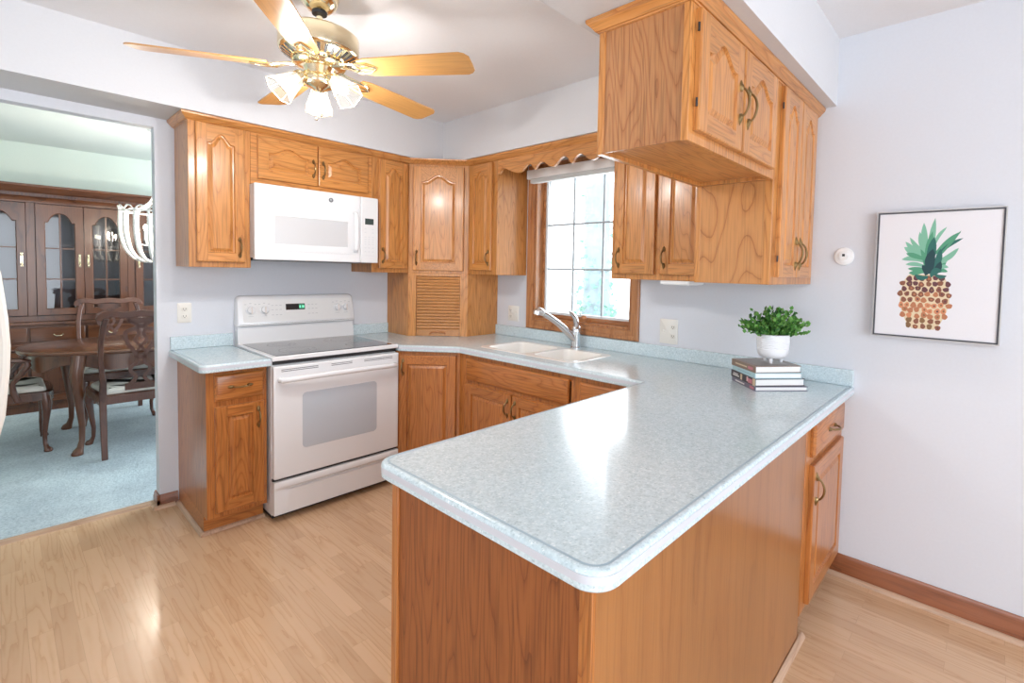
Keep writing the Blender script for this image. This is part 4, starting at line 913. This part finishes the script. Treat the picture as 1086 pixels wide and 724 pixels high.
for i, a in enumerate((158, 262, 22)):
    a = R(a); ca, sa = math.cos(a), math.sin(a); dn = R(46)
    ax = Vector((ca * math.sin(dn), sa * math.sin(dn), -math.cos(dn))); base = Vector((FX0, FY0, 2.205)) + Vector((ca, sa, 0)) * .050
    s0 = base + ax * .03; q_ = ax.to_track_quat('Z', 'Y').to_matrix().to_4x4()
    mb = MB(); mb.tube([Vector((FX0, FY0, 2.205)) + Vector((ca, sa, 0)) * .03, base, base + ax * .02], .011, 10); ar = obj('lamp_arm', mb, BRASSL, fan)
    mb = MB(); mb.lathe([(.012, -.018), (.026, -.006), (.028, .012), (.024, .016), (.001, .016)], s0, 20, q_); obj('fitter', mb, BRASSL, ar)
    n = 6; loops = []
    for r_, z in ((.025, .004), (.031, .018), (.037, .042), (.046, .075), (.060, .112)):
        loops.append([s0 + q_ @ Vector((r_ * math.cos(2*PI*(j + .5)/n), r_ * math.sin(2*PI*(j + .5)/n), z)) for j in range(n)])
    mb = MB(); mb.loft(loops, cap0=False, cap1=False); so = obj('lamp_shade', mb, SHADE, fan, smooth=0)
    mb = MB(); lp = loops[-1]; mb.tube(lp + [lp[0]], .0016, 5)
    for j in range(n): mb.tube([L_[j] for L_ in loops], .0014, 4)
    obj('shade_leading', mb, FRAMEM, so)
    mb = MB(); mb.lathe([(.012, .016), (.013, .03), (.022, .055), (.024, .07), (.018, .080), (.001, .086)], s0, 16, q_); obj('bulb', mb, plain('bulb_glow', (1, .95, .85), .4, emit=5, emcol=(1, .93, .80)), so)
    l = bpy.data.lights.new('fan_lamp', 'POINT'); l.energy = 16.5; l.color = (1, .975, .945); l.shadow_soft_size = .03
    lo = bpy.data.objects.new('fan_lamp', l); COL.objects.link(lo); lo.location = s0 + ax * .09
for dx, zz in ((.02, 2.02), (-.015, 2.05)):
    mb = MB(); mb.tube([(FX0 + dx, FY0 - dx, 2.15), (FX0 + dx, FY0 - dx, zz)], .0012, 5); pcn = obj('pull_chain', mb, BRASSL, fan); mb = MB(); mb.ball((FX0 + dx, FY0 - dx, zz), .006, 8); obj('chain_knob', mb, BRASSL, pcn)

# ------------------------------------------------------------------ refrigerator (only its bowed door handle reaches into the frame)
fg = thing('refrigerator', (1.35, -3.06, 0), 'white refrigerator whose bowed door handle shows at the left edge', 'refrigerator')
mb = MB(); mb.box((.88, -3.42, .02), (1.80, -2.74, 1.76)); obj('body', mb, WHITE, fg, .01)
mb = MB(); mb.box((.885, -2.738, .06), (1.337, -2.683, 1.75)); f1 = obj('door', mb, WHITE, fg, .012)
mb = MB(); mb.box((1.343, -2.738, .06), (1.795, -2.683, 1.75)); f2 = obj('door', mb, WHITE, fg, .012)
HND = plain('handle_cream', (.86, .84, .78), .3)
for xx, pp in ((1.31, f1), (1.37, f2)):
    mb = MB(); mb.tube([(xx, -2.684, .80), (xx, -2.655, .82), (xx, -2.628, .95), (xx, -2.617, 1.08), (xx, -2.614, 1.16), (xx, -2.617, 1.24), (xx, -2.628, 1.37), (xx, -2.655, 1.50), (xx, -2.684, 1.52)], .0135, 10); obj('handle', mb, HND, pp)

# ------------------------------------------------------------------ dining room: china cabinet
cc = thing('china_cabinet', (-3.3, -2.05, 0), 'large dark cherry china cabinet with arched glass doors against the dining room wall', 'china cabinet')
CX, CY0, CY1 = -3.10, -2.83, -1.29
mb = MB(); mb.box((-3.495, CY0 - .02, .06), (CX + .03, CY1 + .02, .815)); mb.box((-3.49, CY0 - .01, 0), (CX + .02, CY1 + .01, .06)); mb.box((-3.495, CY0 - .04, .815), (CX + .055, CY1 + .04, .845)); obj('base', mb, CHERRY, cc, .004)
FC = frame((CX + .03, 0, 0), (0, 1, 0), (1, 0, 0))
for k in range(4):
    y0 = CY0 + .01 + k * .384; mb = MB(); mb.fbox(FC, (y0, .66, 0), (y0 + .366, .79, .016)); dr = obj('drawer', mb, CHERRYY, cc, .005)
    mb = MB(); mb.tube([FC(y0 + .15, .725, .016), FC(y0 + .165, .71, .03), FC(y0 + .20, .71, .03), FC(y0 + .215, .725, .016)], .004, 6); obj('pull', mb, BRASSL, dr)
    door(cc, FC, y0, .09, .366, .545, arch=.05, st=.06, mats=[CHERRY, CHERRYY])
FH = frame((CX, 0, 0), (0, 1, 0), (1, 0, 0))
mb = MB(); mb.box((-3.495, CY0, .845), (-3.48, CY1, 1.96)); mb.box((-3.48, CY0, .845), (CX, CY0 + .02, 1.96)); mb.box((-3.48, CY1 - .02, .845), (CX, CY1, 1.96)); mb.box((-3.48, CY0, 1.94), (CX, CY1, 1.96)); mb.box((-3.48, CY0, .845), (CX, CY1, .90))
for y in (-2.415, -1.715): mb.box((-3.48, y - .03, .90), (CX + .012, y + .03, 1.94))
obj('hutch', mb, CHERRY, cc, .003)
for z in (1.22, 1.56):
    mb = MB(); mb.box((-3.478, CY0 + .022, z), (CX - .05, CY1 - .022, z + .012)); obj('shelf', mb, CHERRYY, cc)
mb = MB(); run(mb, frame((CX, CY0 - .03, 0), (0, 1, 0), (1, 0, 0)), CY1 - CY0 + .06, [(-.38, 1.955), (.005, 1.955), (.012, 1.99), (.02, 2.0), (.02, 2.03), (.035, 2.045), (.06, 2.075), (.075, 2.085), (.075, 2.105), (-.38, 2.105)]); cr_ = obj('cornice', mb, CHERRYY, cc)
mb = MB()
for k in range(58): mb.fbox(FH, (CY0 - .025 + k * .0275, 2.003, .018), (CY0 - .010 + k * .0275, 2.027, .030))
obj('dentil_row', mb, CHERRYD, cr_)
def glass_door(y0, y1, hside):
    W = y1 - y0; H = 1.935 - .905; st = .055; F0 = lambda a, b, c_: FH(y0 + a, .905 + b, c_ + .002); T = .02
    arch = .085; sh = H - .075 - arch; K = 20; top = []
    for k in range(K + 1):
        s = 1 - 2 * k / K; hgt = arch * (1 - (abs(s) / .80) ** 2.6) if abs(s) < .80 else 0
        top.append((st + (W - 2*st) * (s + 1) / 2, sh + max(hgt, 0)))
    op = [(st, st), (W - st, st)] + top; mb = MB(); e = .002
    mb.loft([[F0(x, y, z) for x, y in ((0, 0), (W, 0), (W, H), (0, H))] for z in (0, T)], cap1=False, cap0=False)
    for zf in (T, 0):
        mb.face([F0(0, 0, zf), F0(st, 0, zf), F0(st, sh, zf), F0(st, H, zf), F0(0, H, zf)]); mb.face([F0(W - st, 0, zf), F0(W, 0, zf), F0(W, H, zf), F0(W - st, H, zf), F0(W - st, sh, zf)]); mb.face([F0(st, 0, zf), F0(W - st, 0, zf), F0(W - st, st, zf), F0(st, st, zf)])
        for k in range(K): mb.face([F0(*top[k], zf), F0(top[k][0], H, zf), F0(top[k+1][0], H, zf), F0(*top[k+1], zf)])
    mb.loft([[F0(x, y, T) for x, y in op], [F0(x, y, T - .006) for x, y in inset(op, .006)], [F0(x, y, 0) for x, y in inset(op, .006)]], cap0=False, cap1=False)
    d_ = obj('glass_door', mb, CHERRY, cc)
    mb = MB(); cxm = W / 2; mb.fbox(F0, (cxm - .006, st, .004), (cxm + .006, sh + arch, .014))
    for z in (st + (sh - st) * .345, st + (sh - st) * .70): mb.fbox(F0, (st, z - .006, .0045), (W - st, z + .006, .0135))
    obj('muntins', mb, CHERRY, d_)
    mb = MB(); mb.face([F0(x, y, .003) for x, y in inset(op, .004)]); obj('pane', mb, CGLASS, d_, smooth=0)
    yh = st * .5 if hside < 0 else W - st * .5; mb = MB()
    for s in (-.045, .045): mb.ball(F0(yh, H * .50 + s, T + .004), .011, 8, (.6, .8, 1.4))
    mb.tube([F0(yh, H * .5 - .045, T + .006), F0(yh, H * .5 - .02, T + .02), F0(yh, H * .5 + .02, T + .02), F0(yh, H * .5 + .045, T + .006)], .004, 6); mb.fbox(F0, (yh - .008, H * .5 - .06, T), (yh + .008, H * .5 + .06, T + .003))
    obj('handle', mb, BRASSL, d_)
glass_door(CY0 + .022, -2.447, 1); glass_door(-2.383, -2.068, 1); glass_door(-2.062, -1.747, -1); glass_door(-1.683, CY1 - .022, -1)

# dining table
TX, TY, TA, TB = -1.81, -1.55, .53, 1.0
tb = thing('dining_table', (TX, TY, 0), 'oval dark cherry dining table on curved legs in the dining room', 'table')
def sup(a, b, n=2.7, N=72): return [(TX + a * math.copysign(abs(math.cos(t)) ** (2/n), math.cos(t)), TY + b * math.copysign(abs(math.sin(t)) ** (2/n), math.sin(t))) for t in [2*PI*k/N for k in range(N)]]
mb = MB(); ov = sup(TA, TB); mb.loft([[(x, y, z) for x, y in inset(ov, d)] for d, z in ((.03, .728), (.006, .732), (0, .740), (0, .750), (.006, .757), (.014, .760))]); obj('tabletop', mb, CHERRYY, tb, smooth=40)
ap0 = sup(TA - .06, TB - .06, 3.0); mb = MB(); low = [.635 + .028 * math.cos(k * 2*PI / 9) for k in range(72)]
ap1 = inset(ap0, .022)
mb.loft([[(x, y, low[i]) for i, (x, y) in enumerate(ap1)], [(x, y, low[i]) for i, (x, y) in enumerate(ap0)], [(x, y, .729) for x, y in ap0], [(x, y, .729) for x, y in ap1]], cap0=False, cap1=False); obj('apron', mb, CHERRY, tb, smooth=30)
def cabriole(x, y, ox, oy, H, name='leg', parent=None, r0=.04, mat=None, local=False, k=1.0):
    n_ = Vector((ox, oy, 0)).normalized(); mb = MB(); P_ = []; r_ = []
    for h, off, r in ((1, .0, r0), (.92, .006, r0 * 1.03), (.82, .016, r0 * 1.0), (.70, .014, r0 * .80), (.50, .002, r0 * .60), (.30, -.010, r0 * .47), (.14, -.008, r0 * .42), (.07, .004, r0 * .5), (.035, .016, r0 * .78), (.012, .022, r0 * .85), (0, .022, r0 * .72)):
        P_.append(Vector((x, y, H * h)) + n_ * off * k); r_.append(r)
    mb.tube(P_, r_, 12, up=(1, 0, 0)); mb.v = [(v[0], v[1], max(v[2], 0.0)) for v in mb.v]
    return obj(name, mb, mat or CHERRY, parent, local=local, smooth=60)
for sx in (-1, 1):
    for sy in (-1, 1): cabriole(TX + sx * .405, TY + sy * .695, sx, sy, .729, parent=tb, r0=.040, k=1.4)

# dining chairs (built facing local +y, base at the origin)
SEAT = plain('cream_upholstery', (.70, .68, .62), .9, noise=.04, nscale=200)
def ribbon(mb, pts, w_, t=.014):
    """flat bar following pts=(x,z) in the plane of the back, which rakes backwards"""
    P_ = [Vector(p) for p in smooth_curve(pts, 4)]; loops = []
    for i, p in enumerate(P_):
        d = (P_[min(i+1, len(P_)-1)] - P_[max(i-1, 0)]).normalized(); n_ = Vector((-d.y, d.x)); ww = w_ if not isinstance(w_, tuple) else w_[0] + (w_[1] - w_[0]) * i / (len(P_) - 1)
        a, b = p + n_ * ww / 2, p - n_ * ww / 2; rk = lambda q: -.215 - (q.y - .47) * .20
        loops.append([(a.x, rk(a) - t/2, a.y), (b.x, rk(b) - t/2, b.y), (b.x, rk(b) + t/2, b.y), (a.x, rk(a) + t/2, a.y)])
    mb.loft(loops)
def dining_chair(label, loc, rz, arms=False):
    c = thing('dining_chair' if not arms else 'dining_armchair', loc, label, 'chair', 'cherry dining chairs round the table', rz)
    mat = CHERRYD
    for sx in (-1, 1):
        mb = MB(); rk = lambda z: -.215 - max(0, z - .45) * .20 - max(0, .40 - z) * .12
        L_ = []
        for z, hw, xo in ((0, .017, 0), (.10, .0175, 0), (.30, .019, 0), (.43, .021, 0), (.55, .018, -.002), (.62, .015, .004), (.72, .0145, .014), (.85, .015, .012), (.96, .016, .0), (1.015, .017, -.014)):
            x = sx * (.205 + xo); y = rk(z); L_.append([(x - hw, y - hw, z), (x + hw, y - hw, z), (x + hw, y + hw, z), (x - hw, y + hw, z)])
        mb.loft(L_); obj('back_post', mb, mat, c, .004, local=True)
        cabriole(sx * .225, .215, sx, .6, .44, 'front_leg', c, .030, mat, True, k=1.0)
    mb = MB(); cr = [(-.222, 1.000), (-.215, 1.028), (-.19, 1.045), (-.15, 1.048), (-.10, 1.036), (-.055, 1.040), (0, 1.046), (.055, 1.040), (.10, 1.036), (.15, 1.048), (.19, 1.045), (.215, 1.028), (.222, 1.000)]
    ribbon(mb, cr, .046, .026); obj('crest_rail', mb, mat, c, .003, local=True, smooth=50)
    mb = MB()
    for s in (-1, 1):
        ribbon(mb, [(s*.075, 1.025), (s*.060, .985), (s*.022, .960), (s*.030, .935), (s*.075, .920), (s*.088, .885), (s*.070, .82), (s*.035, .76), (s*.022, .71), (s*.030, .670), (s*.055, .645), (s*.050, .61), (s*.025, .575), (s*.040, .535), (s*.075, .505)], .024)
        ribbon(mb, [(s*.030, .935), (s*.012, .895), (s*.032, .850), (0, .800), (-s*.020, .765)], .018, .012)
    ribbon(mb, [(-.075, 1.000), (0, .992), (.075, 1.000)], .040); ribbon(mb, [(-.03, .715), (0, .722), (.03, .715)], .035); ribbon(mb, [(-.085, .500), (0, .500), (.085, .500)], .050, .018); ribbon(mb, [(-.022, .955), (0, .95), (.022, .955)], .03)
    obj('back_splat', mb, mat, c, local=True, smooth=40)
    rail = [(-.225, -.225), (.225, -.225), (.255, .235), (.20, .262), (0, .270), (-.20, .262), (-.255, .235)]
    mb = MB(); mb.loft([[(x, y, z) for x, y in q] for q, z in ((inset(rail, .03), .385), (rail, .385), (rail, .445), (inset(rail, .012), .452))]); obj('seat_rail', mb, mat, c, .003, local=True)
    cu = fillet([(-.190, -.190), (.190, -.190), (.232, .225), (-.232, .225)], [.03] * 4)
    mb = MB(); mb.loft([[(x, y, z) for x, y in inset(cu, d)] for d, z in ((.002, .447), (0, .455), (.002, .470), (.014, .484), (.045, .493), (.10, .497))]); obj('seat_cushion', mb, SEAT, c, local=True, smooth=60)
    if arms:
        for s in (-1, 1):
            mb = MB(); mb.tube([(s*.215, -.255, .70), (s*.245, -.15, .705), (s*.275, .0, .70), (s*.285, .10, .695), (s*.275, .145, .685)], [.016, .018, .02, .022, .018], 10, sx=.7, up=(0, 0, 1))
            mb.tube([(s*.278, .125, .69), (s*.285, .135, .66), (s*.275, .10, .60), (s*.258, .055, .53), (s*.256, .06, .47), (s*.258, .08, .40)], [.018, .018, .017, .017, .019, .02], 10); obj('arm', mb, mat, c, local=True, smooth=60)
    return c
dining_chair('dark cherry splat-back dining chair with cream seat nearest the kitchen, seen from behind', (-1.395, -1.94, .004), R(90))
dining_chair('cherry dining chair on the far side of the table in front of the china cabinet', (-2.45, -1.925, .004), R(-90))
dining_chair('dark armchair with scrolled arms and cream seat at the left table end', (-1.88, -2.625, .004), 0, arms=True)

# chandelier
ch = thing('chandelier', (-1.80, -1.72, ZCEIL), 'white beaded basket chandelier with lit candle bulbs above the dining table', 'chandelier')
HX, HY = -1.80, -1.72
BEAD = plain('white_beads', (.86, .84, .80), .4); 
mb = MB(); mb.lathe([(.055, ZCEIL - .001), (.055, ZCEIL - .02), (.012, ZCEIL - .03), (.008, 2.02), (.016, 2.0), (.03, 1.985), (.03, 1.95), (.012, 1.94), (.012, 1.60), (.03, 1.585), (.03, 1.56), (.001, 1.55)], (HX, HY, 0), 20); obj('stem', mb, PLAST, ch)
mb = MB(); ring = [(HX + .24 * math.cos(2*PI*k/40), HY + .24 * math.sin(2*PI*k/40), 1.838) for k in range(41)]; mb.tube(ring, .007, 6); mb.tube([(HX + .085 * math.cos(2*PI*k/24), HY + .085 * math.sin(2*PI*k/24), 1.425) for k in range(25)], .007, 6); obj('ring', mb, BEAD, ch)
def strand(pts, r=.0085):
    mb = MB(); P_ = smooth_curve(pts, 9); pr_ = []; rad = []
    for i, p in enumerate(P_): pr_.append(p); rad.append(r if i % 2 else r * .62)
    mb.tube(pr_, rad, 7); return mb
for k in range(16):
    a = 2*PI*k/16; ca, sa = math.cos(a), math.sin(a); Q = lambda r, z: (HX + r * ca, HY + r * sa, z)
    obj('bead_strand', strand([Q(.24, 1.838), Q(.243, 1.74), Q(.235, 1.63), Q(.205, 1.52), Q(.15, 1.45), Q(.085, 1.425)], .0115), BEAD, ch, smooth=80)
    if k % 2 == 0: obj('top_strand', strand([Q(.025, 1.98), Q(.055, 1.92), Q(.12, 1.865), Q(.19, 1.845), Q(.24, 1.838)], .007), BEAD, ch, smooth=80)
    b = a + 2*PI/16; Q2 = lambda t, r, z: (HX + r * math.cos(a + (b - a) * t), HY + r * math.sin(a + (b - a) * t), z)
    obj('swag', strand([Q2(0, .243, 1.84), Q2(.25, .247, 1.868), Q2(.5, .248, 1.877), Q2(.75, .247, 1.868), Q2(1, .243, 1.84)], .006), BEAD, ch, smooth=80)
for k in range(6):
    a = 2*PI*k/6 + .3; ca, sa = math.cos(a), math.sin(a)
    mb = MB(); mb.tube([(HX, HY, 1.575), (HX + .07*ca, HY + .07*sa, 1.56), (HX + .13*ca, HY + .13*sa, 1.575), (HX + .135*ca, HY + .135*sa, 1.60)], .005, 6); mb.lathe([(.010, 1.60), (.010, 1.68), (.001, 1.681)], (HX + .135*ca, HY + .135*sa, 0), 10); cdl = obj('candle_arm', mb, PLAST, ch)
    mb = MB(); mb.ball((HX + .135*ca, HY + .135*sa, 1.705), .014, 8, (1, 1, 1.9)); obj('bulb', mb, plain('candle_glow', (1, .9, .75), .4, emit=14, emcol=(1, .86, .66)), cdl)
l = bpy.data.lights.new('chandelier_lamp', 'POINT'); l.energy = 30; l.color = (1, .90, .76); l.shadow_soft_size = .05
lo = bpy.data.objects.new('chandelier_lamp', l); COL.objects.link(lo); lo.location = (HX, HY, 1.72)

# ------------------------------------------------------------------ outside the kitchen window
mb = MB(); mb.box((-40, .8, -.5), (40, 60, -.4)); g = struct('ground', mb, plain('pale_driveway', (.72, .76, .74), .9, noise=.1, nscale=2))
tr = thing('tree', (-2.95, 6.0, -.4), 'pale ivy-covered tree trunk seen outside through the kitchen window', 'tree')
mb = MB(); mb.tube([(-2.95, 6.0, -.4), (-2.93, 6.0, 1.0), (-2.96, 6.0, 2.5), (-3.02, 6.0, 4.0), (-3.1, 6.05, 7)], [.36, .30, .28, .27, .22], 14); obj('trunk', mb, plain('pale_bark', (.30, .36, .39), .9, noise=.2, nscale=9), tr)
mb = MB(); rnd = random.Random(3)
for i in range(420):
    z = abs(rnd.gauss(0, 1.1)) - .3; a = rnd.uniform(0, 2*PI); r = .32 + rnd.uniform(0, .16) * (1 if z < 1.6 else .4); p = Vector((-2.95 + r * math.cos(a), 6 + r * math.sin(a), z)); s = rnd.uniform(.04, .09)
    u_ = Vector((rnd.uniform(-1, 1), rnd.uniform(-1, 1), rnd.uniform(-1, 1))).normalized(); v_ = u_.orthogonal().normalized(); mb.mat(i % 2)
    mb.face([p - u_ * s, p - v_ * s * .6, p + u_ * s, p + v_ * s * .6])
obj('ivy', mb, [plain('ivy_green', (.20, .42, .32), .6), plain('ivy_pale', (.30, .50, .42), .6)], tr, smooth=0)
